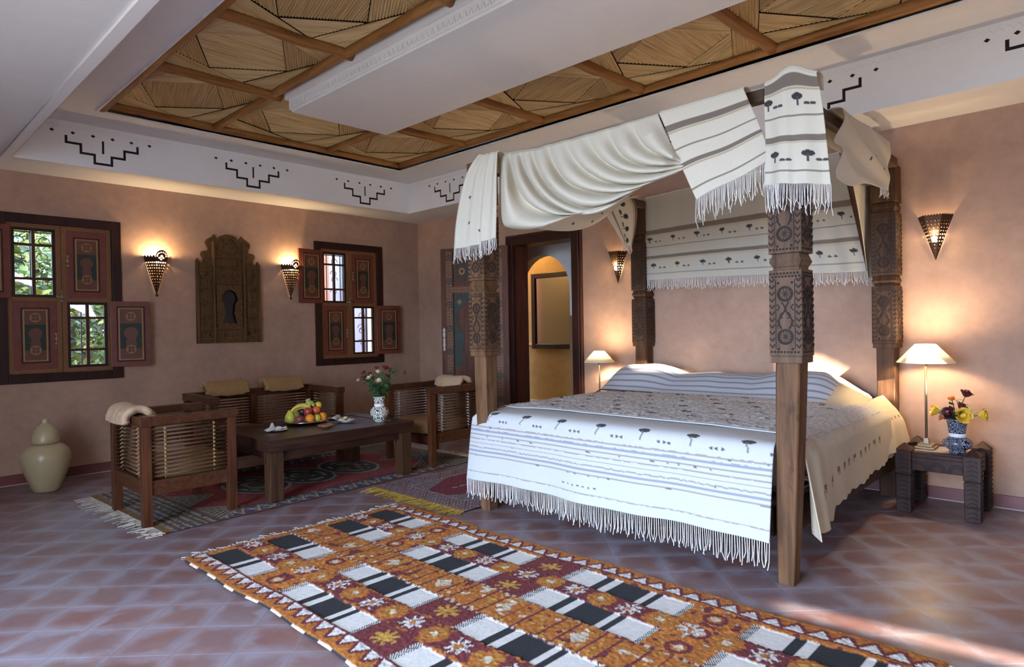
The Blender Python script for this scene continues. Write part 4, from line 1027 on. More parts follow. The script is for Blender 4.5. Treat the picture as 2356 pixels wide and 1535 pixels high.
# ---------------------------------------------------------------- rugs
def rug_grid(x0, y0, x1, y1, step):
    nx = int(round((x1-x0)/step))+1; ny = int(round((y1-y0)/step))+1
    return np.meshgrid(np.linspace(x0, x1, nx), np.linspace(y0, y1, ny), indexing='ij')
def hsh(a, b=0, c=0): return (np.sin(a*127.1+b*311.7+c*74.7)*43758.5453) % 1.0
def vnoise(X, Y, s, seed=0):
    x, y = X*s, Y*s; xi, yi = np.floor(x), np.floor(y); fx, fy = x-xi, y-yi; fx = fx*fx*(3-2*fx); fy = fy*fy*(3-2*fy)
    h = lambda i, j: hsh(xi+i, yi+j, seed)
    return (h(0,0)*(1-fx)+h(1,0)*fx)*(1-fy)+(h(0,1)*(1-fx)+h(1,1)*fx)*fy
ORG, MAR, WHT, BLK, YEL, CRM = [np.array(c) for c in ((.42, .135, .018), (.155, .022, .026), (.70, .67, .63), (.017, .017, .021), (.50, .27, .045), (.62, .52, .40))]
def fringe(name, pts, length, mat, parent, spacing=.008, r=.0014, jit=.35, direction=None, clump=.004, seed=1, flat_floor=False):
    q = random.Random(seed); pts = [Vector(p) for p in pts]; L = sum((b-a).length for a, b in zip(pts, pts[1:])); n = max(3, int(L/spacing))
    b = MB()
    for p in resample(pts, n):
        l = length*(1+q.uniform(-jit, jit*.6)); d = Vector(direction) if direction else Vector((0, 0, -1))
        j = Vector((q.uniform(-1, 1), q.uniform(-1, 1), q.uniform(-.2, .2)))*clump; j2 = Vector((q.uniform(-1, 1), q.uniform(-1, 1), q.uniform(-.3, .3)))*clump*2.2
        if flat_floor:
            j.z = 0; j2.z = 0; P = [p, p+d*l*.5+j, p+d*l+j2]; P[1].z = .005+abs(q.gauss(0, .003)); P[2].z = .003
        else: P = [p+Vector((0, 0, .004)), p+d*l*.35+j*.5, p+d*l*.7+j, p+d*l+j2]
        b.tube(P, r, 4, False)
    return setp(b.build(name, mat, parent), kind='stuff')
def carpet(name, label, X, Y, C, height, M=None):
    Z = .006+height
    t = thing(name, label, 'rug'); P = np.stack([X, Y, Z], -1)
    if M is not None:
        c, s = math.cos(M[2]), math.sin(M[2]); P = np.stack([M[0]+X*c-Y*s, M[1]+X*s+Y*c, Z], -1)
    sheet('woven_field', P, C, M_rug, t, 0); return t, P
# big orange kilim
KX0, KX1, KY0, KY1 = 1.245, 2.645, .46, 3.63
X, Y = rug_grid(KX0, KY0, KX1, KY1, .0062)
jx = (vnoise(X, Y, 90, 1)-.5)*.012; jy = (vnoise(X, Y, 90, 2)-.5)*.012
Xj, Yj = X+jx, Y+jy
C = np.empty(X.shape+(3,)); kn = np.ones(X.shape)
def put(mask, col, pile=1.):
    C[mask] = col; kn[mask] = pile
n1 = vnoise(X, Y, 55, 3); n2 = vnoise(X, Y, 26, 4)
C[:] = ORG; 
put(n1 > .74, ORG*1.5); put(n2 > .80, MAR); put(n1 < .10, CRM*.8)
s = (KY1-Y)                        # distance from the far end
per = .875; sb = (s-.545) % per    # 0 at the start of a knotted cross band
cross = (s > .515) & (sb < .25)
odd = (np.floor((s-.545)/per) % 2 == 1)
put(cross & odd, MAR)
for cx in (1.44, 1.59, 1.75, 2.12, 2.27, 2.42):          # stars in the maroon bands
    dx = np.abs(X-cx); dy = np.abs(sb-.125); dd = dx+dy
    put(cross & odd & (((dx < .010) & (dy < .062)) | ((dy < .010) & (dx < .055)) | ((np.abs(dx-dy) < .010) & (dd < .085))) & (n1 > .25), YEL)
    put(cross & ~odd & (np.abs(np.hypot(dx, dy)-.042) < .010), MAR); put(cross & ~odd & (np.hypot(dx, dy) < .020), CRM)
# flower strips between the panels
for x0, x1, base_ in ((1.51, 1.67, MAR), (2.21, 2.34, MAR)):
    m = (Xj > x0) & (Xj < x1); put(m & ~(cross & ~odd), base_)
    wx_ = (vnoise(X, Y, 70, 41)-.5)*.022; wy_ = (vnoise(X, Y, 70, 42)-.5)*.022
    cx = (x0+x1)/2; ph = ((s+wy_) % .145)-.0725; xx_ = X-cx+wx_; rr = np.hypot(xx_, ph); an = np.arctan2(ph, xx_); alt = np.floor((s+wy_)/.145) % 2
    pet = (rr < .060*(.70+.30*np.cos(8*an))) & (vnoise(X, Y, 95, 43) > .22)
    put(m & pet & (alt == 0), WHT*.9); put(m & (rr < .066) & (alt == 1), ORG); put(m & pet & (alt == 1) & (vnoise(X, Y, 80, 44) > .45), YEL*.9); put(m & (rr < .016), ORG); put(m & (alt == 1) & (rr < .018), CRM)
    put(m & (np.abs(np.abs(xx_)-.072) < .010) & (vnoise(X, Y, 60, 45) > .5), ORG)
m = (Xj > 1.83) & (Xj < 2.05); put(m, ORG); put(m & (n1 > .78), YEL); put(m & (n2 > .82), MAR); put(m & (n2 < .12), CRM)
ph = (s % .20)-.10; dx = np.abs(X-1.94)
put(m & (dx < .05) & (np.abs(ph) < .045-(dx)*.8) & (np.floor(s/.20) % 2 == 0) & (n1 > .3), CRM); put(m & (np.abs(np.abs(ph)-.062) < .006), MAR)
put(((np.abs(Xj-1.83) < .008) | (np.abs(Xj-2.05) < .008)), MAR); put(((np.abs(Xj-1.83) < .008) | (np.abs(Xj-2.05) < .008)) & (np.floor(s/.02) % 2 == 0), CRM*.8)
# striped flat-woven panels
for x0, x1 in ((1.365, 1.51), (1.67, 1.83), (2.05, 2.21), (2.34, 2.495)):
    m = (Xj > x0) & (Xj < x1) & ~cross & (s > .06)
    q = sb-.25
    first = s < .53
    put(m & ~first, WHT, .2)
    put(m & ~first & (((q > .165) & (q < .205)) | ((q > .25) & (q < .405)) | ((q > .435) & (q < .470))), BLK, .2)
    put(m & first, WHT, .2); put(m & first & ((s < .28) | ((s > .32) & (s < .365))), BLK, .2)
    edge = m & ~first & ((q < .035) | (q > .595)); put(edge, BLK, .5); put(edge & (((X+Y*1.0)*90 % 1) < .5), WHT, .5)
    edge = m & first & (s > .505); put(edge, BLK, .5); put(edge & (((X+Y)*90 % 1) < .5), WHT, .5)
# long borders: orange with pale triangles and a maroon outline
for a, sg in ((KX0, 1), (KX1, -1)):
    d = (X-a)*sg; m = d < .12; put(m, ORG); tt = (s % .088)/.088
    hw_ = .52*np.clip((d-.040)/.072, 0, 1); tri = np.abs(tt-.5)
    put(m & (d > .034) & (tri < hw_+.17), MAR); put(m & (d > .044) & (d < .110) & (tri < hw_-.05), WHT*.92); put(m & (d > .112), MAR); put(m & (d < .010), np.where(((s % .21) < .11)[..., None], BLK, CRM)[m & (d < .010)])
put((s < .03) | (s > KY1-KY0-.03), ORG)
C *= (1+(vnoise(X, Y, 130, 7)-.5)*.55*kn)[..., None]
hgt = kn*(.004+.006*vnoise(X, Y, 140, 8))+.004*vnoise(X, Y, 3.0, 9)
ed = np.minimum(np.minimum(X-KX0, KX1-X), np.minimum(Y-KY0, KY1-Y)); hgt *= np.clip(ed/.01, .1, 1)
wob = .012*np.sin(Y*4.3)+.006*np.sin(Y*11)
kil, P = carpet('kilim_rug', 'large orange maroon black and white kilim rug with pale triangle borders', X+wob*(X-1.945)/.7, Y+.02*(vnoise(X, Y, 4, 12)-.5)*(np.abs(s-.0) < .3), C, hgt)
fringe('rug_fringe', [P[i, -1] for i in range(0, P.shape[0], 4)], .055, flat('rug_fringe_wool', (.52, .47, .40), .9), kil, .013, .0022, .5, (0, 1, 0), .012, 3, True)
fringe('rug_fringe', [P[i, 0] for i in range(0, P.shape[0], 4)], .05, flat('rug_fringe_wool', (.52, .47, .40), .9), kil, .013, .0022, .5, (0, -1, 0), .012, 4, True)
# red berber rug under the seats
AW, AH = 2.72, 1.42
X, Y = rug_grid(0, 0, AW, AH, .0085); C = np.empty(X.shape+(3,)); kn = np.ones(X.shape); n1 = vnoise(X, Y, 50, 21); n2 = vnoise(X, Y, 18, 22)
RED, DBL, PAL, OCH = np.array((.25, .032, .024)), np.array((.045, .045, .085)), np.array((.36, .31, .26)), np.array((.22, .11, .03))
C[:] = RED; put(n1 > .72, RED*1.5)
eb = np.minimum(Y, AH-Y); ex = np.minimum(X, AW-X)
m = eb < .20; put(m, DBL); z1 = np.abs(((X*9) % 1)*2-1); put(m & (np.abs(eb-.035-.13*z1) < .020), PAL); put(m & (np.abs(eb-.10-.06*z1) < .010), OCH); put(m & (n1 > .8), PAL); put(eb < .018, np.array((.20, .07, .02)))
put((eb > .195) & (eb < .215), RED*.6)
m = ex < .34; put(m, OCH*.55); put(m & (np.floor(ex*42) % 2 == 0), PAL*.7); put(m & (n1 < .3), DBL); put(ex < .05, OCH)
for k in range(3):
    cy = AH*(k+.5)/3; m = (np.abs(Y-cy) < (.62-ex)*.75) & (ex > .34) & (ex < .62); put(m, OCH*.5); put(m & ((np.floor((np.abs(Y-cy)/.75+ex)*34) % 2) == 0), PAL*.75)
for cx in (.95, 1.36, 1.80):
    rr = np.hypot((X-cx)/.24, (Y-AH*.52)/.34); put(rr < 1, np.array((.06, .045, .028))); put((np.abs(rr-.93) < .05) | ((np.abs(rr-.62) < .06) & (n2 > .35)), PAL*.9); put((rr < .45) & (n2 > .5), PAL*.7); put((rr < .25), OCH*.6)
C *= (.7+.6*vnoise(X, Y, 120, 27))[..., None]
ra, P = carpet('berber_rug', 'dark red patterned carpet under the low table and slatted seats', X, Y, C, -.001+.004*vnoise(X, Y, 120, 28), (1.335, 4.185, .045))
fringe('rug_fringe', [P[0, j] for j in range(0, P.shape[1], 6)], .085, M_ropew, ra, .009, .0026, .5, (-1, -.15, 0), .02, 5, True)
fringe('rug_fringe', [P[-1, j] for j in range(0, P.shape[1], 6)], .10, M_ropew, ra, .011, .003, .5, (1, .1, 0), .02, 6, True)
# small crimson rug with yellow fringe
BW, BH = 1.5, 1.02
X, Y = rug_grid(0, 0, BW, BH, .0070); C = np.empty(X.shape+(3,)); n1 = vnoise(X, Y, 60, 31); CRI = np.array((.17, .018, .035))
C[:] = CRI; kn = np.ones(X.shape); eb = np.minimum(np.minimum(Y, BH-Y), np.minimum(X, BW-X))
m = eb < .19; put(m, np.array((.30, .27, .27))); put(m & (((X+Y)*42 % 1) < .42), DBL*1.5); put(m & (((X-Y)*31 % 1) < .25), CRI); put(m & (n1 > .75), OCH)
put((eb < .028), CRI); put((eb < .028) & (((X+Y)*30 % 1) < .5), PAL); put((np.abs(eb-.19) < .012) & (((X+Y)*24 % 1) < .6), PAL)
hexm = (np.abs(Y-BH/2) > .08+.55*(X-.14)) & (X < .55) & (eb >= .19); put(hexm, np.array((.26, .24, .25))); put(hexm & (((X*1.3+np.abs(Y-BH/2))*46 % 1) < .45), DBL*1.4); put(hexm & (n1 > .72), OCH)
put((np.abs(Y-BH*.52) < .008) & (X > .35) & (n1 > .4), PAL)
C *= (.75+.5*vnoise(X, Y, 130, 37))[..., None]
rb, P = carpet('crimson_rug', 'small crimson rug with a yellow fringe lying partly under the bed', X, Y, C, .004+.004*vnoise(X, Y, 120, 38), (2.80, 3.145, .0))
fringe('rug_fringe', [P[0, j] for j in range(0, P.shape[1], 5)], .09, flat('yellow_fringe', (.42, .26, .035), .9), rb, .007, .0026, .5, (-1, -.15, 0), .014, 7, True)

# ---------------------------------------------------------------- four-poster bed
bd = thing('four_poster_bed', 'four-poster bed of weathered carved wood with canopy rails', 'bed', (4.03, 2.15, 0))
BO = Vector((4.03, 2.15, 0))
def carving(mats, parent, hw, z0, z1, seed=0, full=True):
    """raised outlines on the -x and -y faces of a square block, in block coordinates"""
    H = z1-z0; w = hw*2
    def face(draw, rot):
        b = MB(); draw(b); b.xf(Matrix.Rotation(rot, 4, 'Z')); return b
    def bar(b, x0, z0_, x1, z1_, t=.0035): b.tube([(x0, -hw, z0_), (x1, -hw, z1_)], t, 4)
    def draw(b):
        for sx in (-1, 1):
            xo = sx*hw*.80; n = int(H/.030)
            for k in range(n):
                z = z0+.035+k*.030
                if z > z1-.05: break
                bar(b, xo-hw*.15, z+.016, xo, z); bar(b, xo+hw*.15, z+.016, xo, z)
            bar(b, sx*hw*.58, z0+.03, sx*hw*.58, z1-.04, .0022)
        for zc in (z0+.085, z1-.105):
            R = hw*.46
            for rr in (R, R*.80):
                b.tube([(rr*math.cos(2*PI*k/20), -hw, zc+rr*math.sin(2*PI*k/20)) for k in range(21)], .0028, 4)
            for k in range(10):
                a = 2*PI*k/10; b.tube([(0, -hw, zc), (R*.45*math.cos(a+.25), -hw, zc+R*.45*math.sin(a+.25)), (R*.78*math.cos(a), -hw, zc+R*.78*math.sin(a))], .0022, 4)
            for k in range(18):
                a = 2*PI*(k+.5)/18; b.sphere((R*.90*math.cos(a), -hw, zc+R*.90*math.sin(a)), (.004, .0025, .004), 6, 4)
        zm0, zm1 = z0+.085+hw*.5, z1-.105-hw*.5
        for sx in (-1, 1):
            b.tube([(sx*hw*(.22+.20*math.sin(t/12*2*PI)), -hw, lerp(zm0, zm1, t/12)) for t in range(13)], .0042, 4)
            for t, o in ((.2, 1), (.5, -1), (.8, 1)):
                z = lerp(zm0, zm1, t); xx = sx*hw*.40 if o > 0 else sx*hw*.26
                bar(b, xx+sx*o*hw*.10, z+.014, xx-sx*o*hw*.06, z, .003); bar(b, xx+sx*o*hw*.10, z-.014, xx-sx*o*hw*.06, z, .003)
        for zc in (z1-.012, z1-.026, z0+.016):
            for k in range(9): b.sphere((-hw*.86+hw*1.72*(k+(.5 if zc == z1-.026 else 0))/8.5, -hw, zc), (.0055, .003, .0055), 6, 4)
        for sx in (-1, 1):
            for zc in (z0+.03, z1-.055): b.sphere((sx*hw*.42, -hw, zc), (.006, .003, .006), 6, 4)
    for rot in (0, -PI/2):
        setp(face(draw, rot).build('carving', mats, parent), kind='stuff')
def post(cx, cy, lean, mblock, mshaft, k=1.0, top=2.30, base_h=.036):
    p = thing('post', loc=(cx-BO.x, cy-BO.y, 0)); p.parent = bd
    lx, ly = lean; hs, hb = .055*k, .074*k
    def c(z): t = min(1, z/1.05); return (lx*t, ly*t, z)
    b = MB(); zs = [0, .25, .5, .75, 1.022]; hh = [base_h, lerp(base_h, hs, .4), lerp(base_h, hs, .65), lerp(base_h, hs, .88), hs]
    vs = []; fs = []
    for z, h in zip(zs, hh):
        q = c(z); ch = h*.12
        vs += [(q[0]-h+ch, q[1]-h, z), (q[0]+h-ch, q[1]-h, z), (q[0]+h, q[1]-h+ch, z), (q[0]+h, q[1]+h-ch, z), (q[0]+h-ch, q[1]+h, z), (q[0]-h+ch, q[1]+h, z), (q[0]-h, q[1]+h-ch, z), (q[0]-h, q[1]-h+ch, z)]
    for i in range(len(zs)-1):
        for j in range(8): fs.append((i*8+j, i*8+(j+1) % 8, (i+1)*8+(j+1) % 8, (i+1)*8+j))
    fs += [tuple(range(7, -1, -1)), tuple(range(len(vs)-8, len(vs)))]
    MB().add(vs, fs).build('shaft', mshaft, p)
    o = (lx, ly)
    def sec(name, z0, h0, z1, h1, m): return MB().frustum((o[0], o[1], z0), h0, (o[0], o[1], z1), h1).build(name, m, p, bevel=.003)
    sec('collar', 1.02, hb*.95, 1.052, hb*.95, mblock); sec('lower_block', 1.052, hb, 1.445, hb*.985, mblock)
    for za, zb in ((1.445, 1.520), (1.945, 2.02)):
        sec('waist', za, hb*.80, za+.012, hb*.80, mblock); sec('waist', za+.012, hb*.80, (za+zb)/2, hb*.98, mblock); sec('waist', (za+zb)/2, hb*.98, zb, hb*.80, mblock)
    sec('middle_block', 1.520, hb, 1.945, hb, mblock); sec('upper_block', 2.02, hb, top, hb*.97, mblock)
    e = thing('carved_faces', loc=(o[0], o[1], 0)); e.parent = p
    for z0, z1 in ((1.055, 1.44), (1.522, 1.942)): carving(M_carve, p if False else e, hb, z0, z1)
    e.parent = p
    # carving hangs directly under the post
    for ch in list(e.children): ch.parent = p; ch.location = (o[0], o[1], 0)
    bpy.data.objects.remove(e)
    return p
post(3.025, 1.15, (.018, -.022), M_blockw, M_post)
M_post2 = wood('warm_post_wood', (.085, .038, .017), (.26, .135, .065), 'z', .6, 1., True)
post(2.985, 3.095, (.0, .015), M_post2, M_post2, 1.0, 2.30, .040)
post(5.03, 1.215, (0, 0), M_darkpost, M_darkpost, 1.05, 2.27, .05); post(5.03, 3.175, (0, 0), M_darkpost, M_darkpost, 1.0, 2.30, .05)
def brail(name, x0, y0, z0, x1, y1, z1, m): MB().box(x0-BO.x, y0-BO.y, z0, x1-BO.x, y1-BO.y, z1).build(name, m, bd, bevel=.004)
M_rail = wood('rail_wood', (.05, .03, .02), (.15, .095, .065), 'y', .6)
brail('canopy_rail', 3.015, 1.23, 2.245, 3.065, 3.02, 2.305, M_rail); brail('canopy_rail', 3.10, 1.125, 2.245, 4.96, 1.175, 2.305, M_rail)
brail('canopy_rail', 3.07, 3.085, 2.245, 4.96, 3.135, 2.305, M_rail); brail('canopy_rail', 5.0, 1.29, 2.245, 5.05, 3.10, 2.305, M_rail)
brail('bed_rail', 3.02, 1.215, .20, 3.06, 3.04, .34, M_rail); brail('bed_rail', 3.09, 1.16, .20, 4.97, 1.20, .34, M_rail); brail('bed_rail', 3.05, 3.08, .20, 4.97, 3.12, .34, M_rail); brail('bed_rail', 4.99, 1.28, .20, 5.03, 3.10, .34, M_rail)
for k in range(6): brail('bed_slat', 3.25+k*.32, 1.21, .31, 3.35+k*.32, 3.07, .33, M_rail)
mt = thing('mattress', 'thick mattress on the four-poster bed under the woven bedspread', 'mattress', (4.03, 2.15, .335))
cushion(MB(), -.955, -.925, 0, .935, .925, .29).build('mattress_core', flat('ticking', (.6, .58, .55), .9), mt, True)
MB().tube([(-.93, -.93, .02), (.91, -.93, .02)], .006, 6).build('piping', M_ropew, mt, True)

# woven textile: cream ground, grey-brown bands, small dark trees
CRE, GRB, DKT, GLD = np.array((.84, .785, .66)), np.array((.27, .215, .17)), np.array((.06, .055, .055)), np.array((.62, .50, .33))
def textile(U, D, sp=.21, trees=True, base=CRE):
    """U metres across, D metres up from the hem"""
    C = np.empty(U.shape+(3,)); C[:] = base
    def p(m, c): C[m] = c
    p(np.abs(D-.055) < .0045, GRB*1.2); p((D > .180) & (D < .206), GRB); p((D > .170) & (D < .177), GLD)
    p(np.abs(D-.285) < .004, GRB*1.2); p((D > .395) & (D < .435), GRB); p((D > .383) & (D < .391), GLD)
    if trees:
        for dz, off in ((.105, 0.), (.335, .03)):
            k = (U+off) % sp; dx = k-sp*.35; dy = D-dz
            can = (dx/.026)**2+((dy-.022)/.013)**2 < 1; p(can, DKT); p((np.abs(dx) < .0045) & (dy > -.012) & (dy < .02), DKT*1.6)
            for e in (.62, .80):
                dx2 = k-sp*e; p((dx2/.013)**2+((dy+.004)/.0065)**2 < 1, DKT*1.5)
    return C
def cloth_px(name, label, left, right, plane, val, nu, nv, fold, thr=True, fr=.09, grp='woven throws hung on the bed canopy', flip=False, colf=None, over=None, seed=0):
    """throw spanned between two pixel outlines lying on a vertical plane x=val or y=val"""
    f = onx if plane == 'x' else ony
    Lp = resample(smoothpts([f(px, py, val) for px, py in left], 2), nv); Rp = resample(smoothpts([f(px, py, val) for px, py in right], 2), nv)
    t = thing(name, label, 'throw', (0, 0, 0), 0, grp); P = np.zeros((nu, nv, 3))
    w = (Rp[-1]-Lp[-1]).length; hL = sum((b-a).length for a, b in zip(Lp, Lp[1:]))
    for i in range(nu):
        u = i/(nu-1)
        for j in range(nv):
            v = j/(nv-1); p = Lp[j].lerp(Rp[j], u); o, dz = fold(u, v)
            p = p+(Vector((o, 0, dz)) if plane == 'x' else Vector((0, o, dz))); P[i, j] = p
    U = np.linspace(0, w, nu)[:, None]*np.ones((1, nv)); D = hL*(1-np.linspace(0, 1, nv))[None, :]*np.ones((nu, 1))
    Cc = (colf or textile)(U, D)
    sheet('throw_cloth', P, Cc, M_cloth, t, .004)
    if over:        # the part lying over the rail and down behind it
        Q = np.zeros((nu, 8, 3))
        for i in range(nu):
            for j in range(8):
                a = PI*min(1, j/4); back_ = max(0, j-4)*over/3
                Q[i, j] = P[i, 0]+np.array(((.045*(1-math.cos(a)), 0) if plane == 'x' else (0, .045*(1-math.cos(a))))+(.018*math.sin(a)-back_,))
        sheet('throw_back', Q, np.tile(CRE, (nu, 8, 1)), M_cloth, t, .004)
    if fr: fringe('throw_fringe', [P[i, -1] for i in range(nu)], fr, M_fr, t, .0065, .0016, .3, None, .006, seed+50)
    return t, P
XF = 2.975           # outer plane of the foot canopy rail
cloth_px('canopy_throw', 'pale throw hanging straight down the canopy corner in front of the painted door', [(1106, 362), (1082, 395), (1068, 450), (1056, 520), (1054, 576)], [(1152, 353), (1150, 400), (1150, 470), (1148, 548)], 'x', 2.865, 60, 70,
         lambda u, v: (-.02-.022*math.sin(u*9+.6)*(.3+.7*v)-.012*math.sin(u*21), 0), fr=.085, colf=lambda U, D: textile(U, D+.06, .16, True)*1.0 if False else np.where((((U*1.0-.12)/.010)**2+((D-.16)/.009)**2 < 1)[..., None] | (((U-.09)/.010)**2+((D-.34)/.009)**2 < 1)[..., None] | (((U-.20)/.010)**2+((D-.10)/.009)**2 < 1)[..., None], DKT, CRE), over=.10, seed=1)
cloth_px('canopy_throw', 'striped fringed throw hanging askew from the foot rail of the canopy', [(1519, 262), (1540, 310), (1572, 385), (1606, 460)], [(1713, 206), (1728, 240), (1752, 295), (1776, 366)], 'x', 2.95, 110, 110,
         lambda u, v: (-.012*math.sin(u*8+v*2.5)*v-.01, .010*math.sin(u*7)*v), fr=.125, colf=lambda U, D: textile(U, D, .20, False), over=.06, seed=2)
def foldpost(u, v):
    e = (u-.42); return (.05*abs(e)*2*(.4+.6*v)-.03+.010*math.sin(u*16)*v, .045*math.exp(-((u-.55)/.30)**2)*(1-v)**6)
cloth_px('canopy_throw', 'striped tree-pattern throw with a long fringe draped over the corner post nearest the orange rug', [(1762, 195), (1760, 260), (1762, 340), (1757, 425)], [(1880, 172), (1890, 220), (1898, 300), (1907, 422)], 'x', 2.915, 90, 120, foldpost, fr=.12,
         colf=lambda U, D: textile(U, D, .15, True), over=.05, seed=3)
# head cloth in front of the wall
def headcol(U, D): return textile(U, D, .235, True, np.array((.66, .62, .53)))
cloth_px('head_throw', 'wide striped tree-pattern throw hanging behind the pillows against the wall', [(1484, 458), (1484, 545), (1487, 645)], [(1930, 352), (1962, 480), (1994, 622)], 'x', 4.985, 260, 110,
         lambda u, v: (-.006*math.sin(u*34)*v-.004*math.sin(u*75), .006*math.sin(u*5)*v), fr=.085, colf=headcol, over=.05, seed=4)
# big swag along the foot rail: overlapping rolls of cloth between creases
def smoothpx(pts): return [(p.x, p.y) for p in smoothpts([Vector((a, b, 0)) for a, b in pts], 3)]
swt = thing('canopy_swag', 'large cream swag of cloth gathered in deep folds along the foot rail', 'throw', (0, 0, 0), 0, 'woven throws hung on the bed canopy')
CR_ = [[(1514, 264), (1530, 300), (1550, 345), (1570, 370)],
       [(1455, 281), (1462, 310), (1490, 345), (1530, 362), (1571, 374)],
       [(1402, 297), (1410, 330), (1432, 362), (1474, 380), (1524, 381), (1572, 378)],
       [(1350, 312), (1364, 345), (1398, 380), (1450, 400), (1520, 396), (1573, 384)],
       [(1300, 325), (1314, 358), (1348, 396), (1402, 422), (1472, 424), (1532, 408), (1573, 390)],
       [(1262, 335), (1274, 380), (1306, 424), (1356, 440), (1412, 444), (1455, 432), (1500, 416)],
       [(1225, 345), (1236, 392), (1268, 440), (1314, 470), (1362, 478), (1408, 462), (1456, 440)],
       [(1198, 348), (1208, 400), (1248, 455), (1304, 487), (1352, 497), (1402, 480), (1454, 446)],
       [(1174, 352), (1182, 420), (1206, 462), (1246, 486), (1286, 492), (1340, 494)],
       [(1150, 356), (1150, 440), (1150, 519), (1180, 527), (1215, 529), (1258, 519), (1296, 494)]]
nt_, ns_ = 80, 15; P = np.zeros(((len(CR_)-1)*ns_+1, nt_, 3)); row = 0
CV = [resample([Vector((a, b, 0)) for a, b in smoothpx(c)], nt_) for c in CR_]
for k in range(len(CR_)-1):
    big = (.075, .085, .07, .10, .09, .11, .085, .10, .12)[k]
    for i in range(ns_ + (1 if k == len(CR_)-2 else 0)):
        w = i/ns_
        for j in range(nt_):
            t = j/(nt_-1); q = CV[k][j].lerp(CV[k+1][j], w); gap = (CV[k+1][j]-CV[k][j]).length*.0022
            env = min(1, .25+t*3.0)*min(1, (1-t)*3.5+.30); bl = min(big, gap*1.5+.012)*env*math.sin(PI*w**1.45)
            dr = .5*(bl)*420*max(0, w-.35)       # the roll sags over the crease below it
            p = onx(q.x, q.y+dr*.55, 2.945-bl-.012*k/9-.010*nz(q.x*.018, q.y*.018, k)); P[row, j] = p
        row += 1
sheet('swag_cloth', P, np.tile(CRE, P.shape[:2]+(1,)), M_cloth, swt, .004)
Q = np.zeros((P.shape[0], 8, 3))
for i in range(P.shape[0]):
    for j in range(8): a = PI*min(1, j/4); Q[i, j] = P[i, 0]+np.array((.055*(1-math.cos(a)), 0, .016*math.sin(a)-max(0, j-4)*.05))
sheet('swag_back', Q, np.tile(CRE, (P.shape[0], 8, 1)), M_cloth, swt, .004)
# side swag seen from inside on the far rail, with its striped tail
t = thing('canopy_swag', 'shaded cloth sagging along the far side rail above the doorway', 'throw', (0, 0, 0), 0, 'woven throws hung on the bed canopy')
nu, nv = 110, 46; P = np.zeros((nu, nv, 3)); Cc = np.empty((nu, nv, 3)); Cc[:] = CRE*.95
bot = resample(smoothpts([ony(px, py, 3.07) for px, py in ((1165, 500), (1215, 524), (1262, 531), (1310, 533), (1352, 524), (1392, 500), (1425, 468), (1450, 452))], 3), nu)
for i in range(nu):
    u = i/(nu-1)
    for j in range(nv):
        v = j/(nv-1); P[i, j] = (bot[i].x, 3.06-.075*math.sin(PI*v)-.028*math.sin(v*9+math.sin(u*6)*2)*v*(1-v)*3, lerp(2.29, bot[i].z, v))
for a_, c_ in ((.30, .70), (.42, .86), (.50, .62), (.58, .88), (.66, .74), (.2, .88)): Cc[int(a_*nu)-1:int(a_*nu)+1, int(c_*nv)-1:int(c_*nv)+1] = DKT
sheet('swag_cloth', P, Cc, M_cloth, t, .004)
cloth_px('canopy_throw', 'striped tail of cloth with small dark motifs hanging beside the far head post', [(1372, 455), (1398, 500), (1425, 545), (1432, 560)], [(1452, 448), (1468, 478), (1462, 530), (1452, 565)], 'y', 3.055, 50, 60,
         lambda u, v: (-.01*math.sin(u*9)*v, 0), fr=.06, colf=lambda U, D: textile(D*1.0, U*1.35+.02, .12, True), seed=6)
# near side rail swag and tail by the head post
t = thing('canopy_swag', 'tan shaded cloth draped over the side rail towards the head post', 'throw', (0, 0, 0), 0, 'woven throws hung on the bed canopy')
nu, nv = 70, 60; P = np.zeros((nu, nv, 3)); Cc = np.empty((nu, nv, 3)); Cc[:] = CRE
top = resample([ony(1926, 280, 1.10), ony(1945, 295, 1.10), ony(1990, 345, 1.10), ony(2036, 378, 1.10)], nu); bot = resample(smoothpts([ony(1908, 405, 1.10), ony(1945, 436, 1.10), ony(1975, 425, 1.10), ony(2000, 428, 1.10), ony(2031, 440, 1.10)], 2), nu)
top = [Vector((x.x, x.y, 2.315)) for x in top]
for i in range(nu):
    u = i/(nu-1)
    for j in range(nv):
        v = j/(nv-1); p = top[i].lerp(bot[i], v); f = math.sin(v*11-u*7)
        P[i, j] = (p.x, p.y-.03-.030*f*(1-u*.7)*math.sin(PI*v), p.z+.012*f*(1-u))
for a, c in ((.55, .55), (.72, .42), (.85, .62)): Cc[int(a*nu)-1:int(a*nu)+1, int(c*nv)-1:int(c*nv)+2] = DKT
sheet('swag_cloth', P, Cc, M_cloth, t, .004); 
Q = np.zeros((nu, 8, 3))
for i in range(nu):
    for j in range(8): a = PI*min(1, j/4); Q[i, j] = P[i, 0]+np.array((0, .05*(1-math.cos(a)), .015*math.sin(a)-max(0, j-4)*.05))
sheet('swag_back', Q, np.tile(CRE, (nu, 8, 1)), M_cloth, t, .004)
fringe('throw_fringe', [P[i, -1] for i in range(nu-14, nu)], .05, M_fr, t, .008, .0016, .3, None, .006, 57)
cloth_px('canopy_throw', 'narrow tan tail of cloth hanging down in front of the head post beside the lamp', [(1962, 420), (1978, 500), (1990, 580), (1998, 640)], [(2018, 432), (2016, 500), (2010, 580), (2004, 640)], 'y', 1.33, 30, 60,
         lambda u, v: (.012*math.sin(u*7)*v, 0), fr=.05, colf=lambda U, D: np.where((((U-.06)/.012)**2+((D-.42)/.007)**2 < 1)[..., None] | (((U-.09)/.010)**2+((D-.30)/.007)**2 < 1)[..., None], DKT, CRE), seed=8)

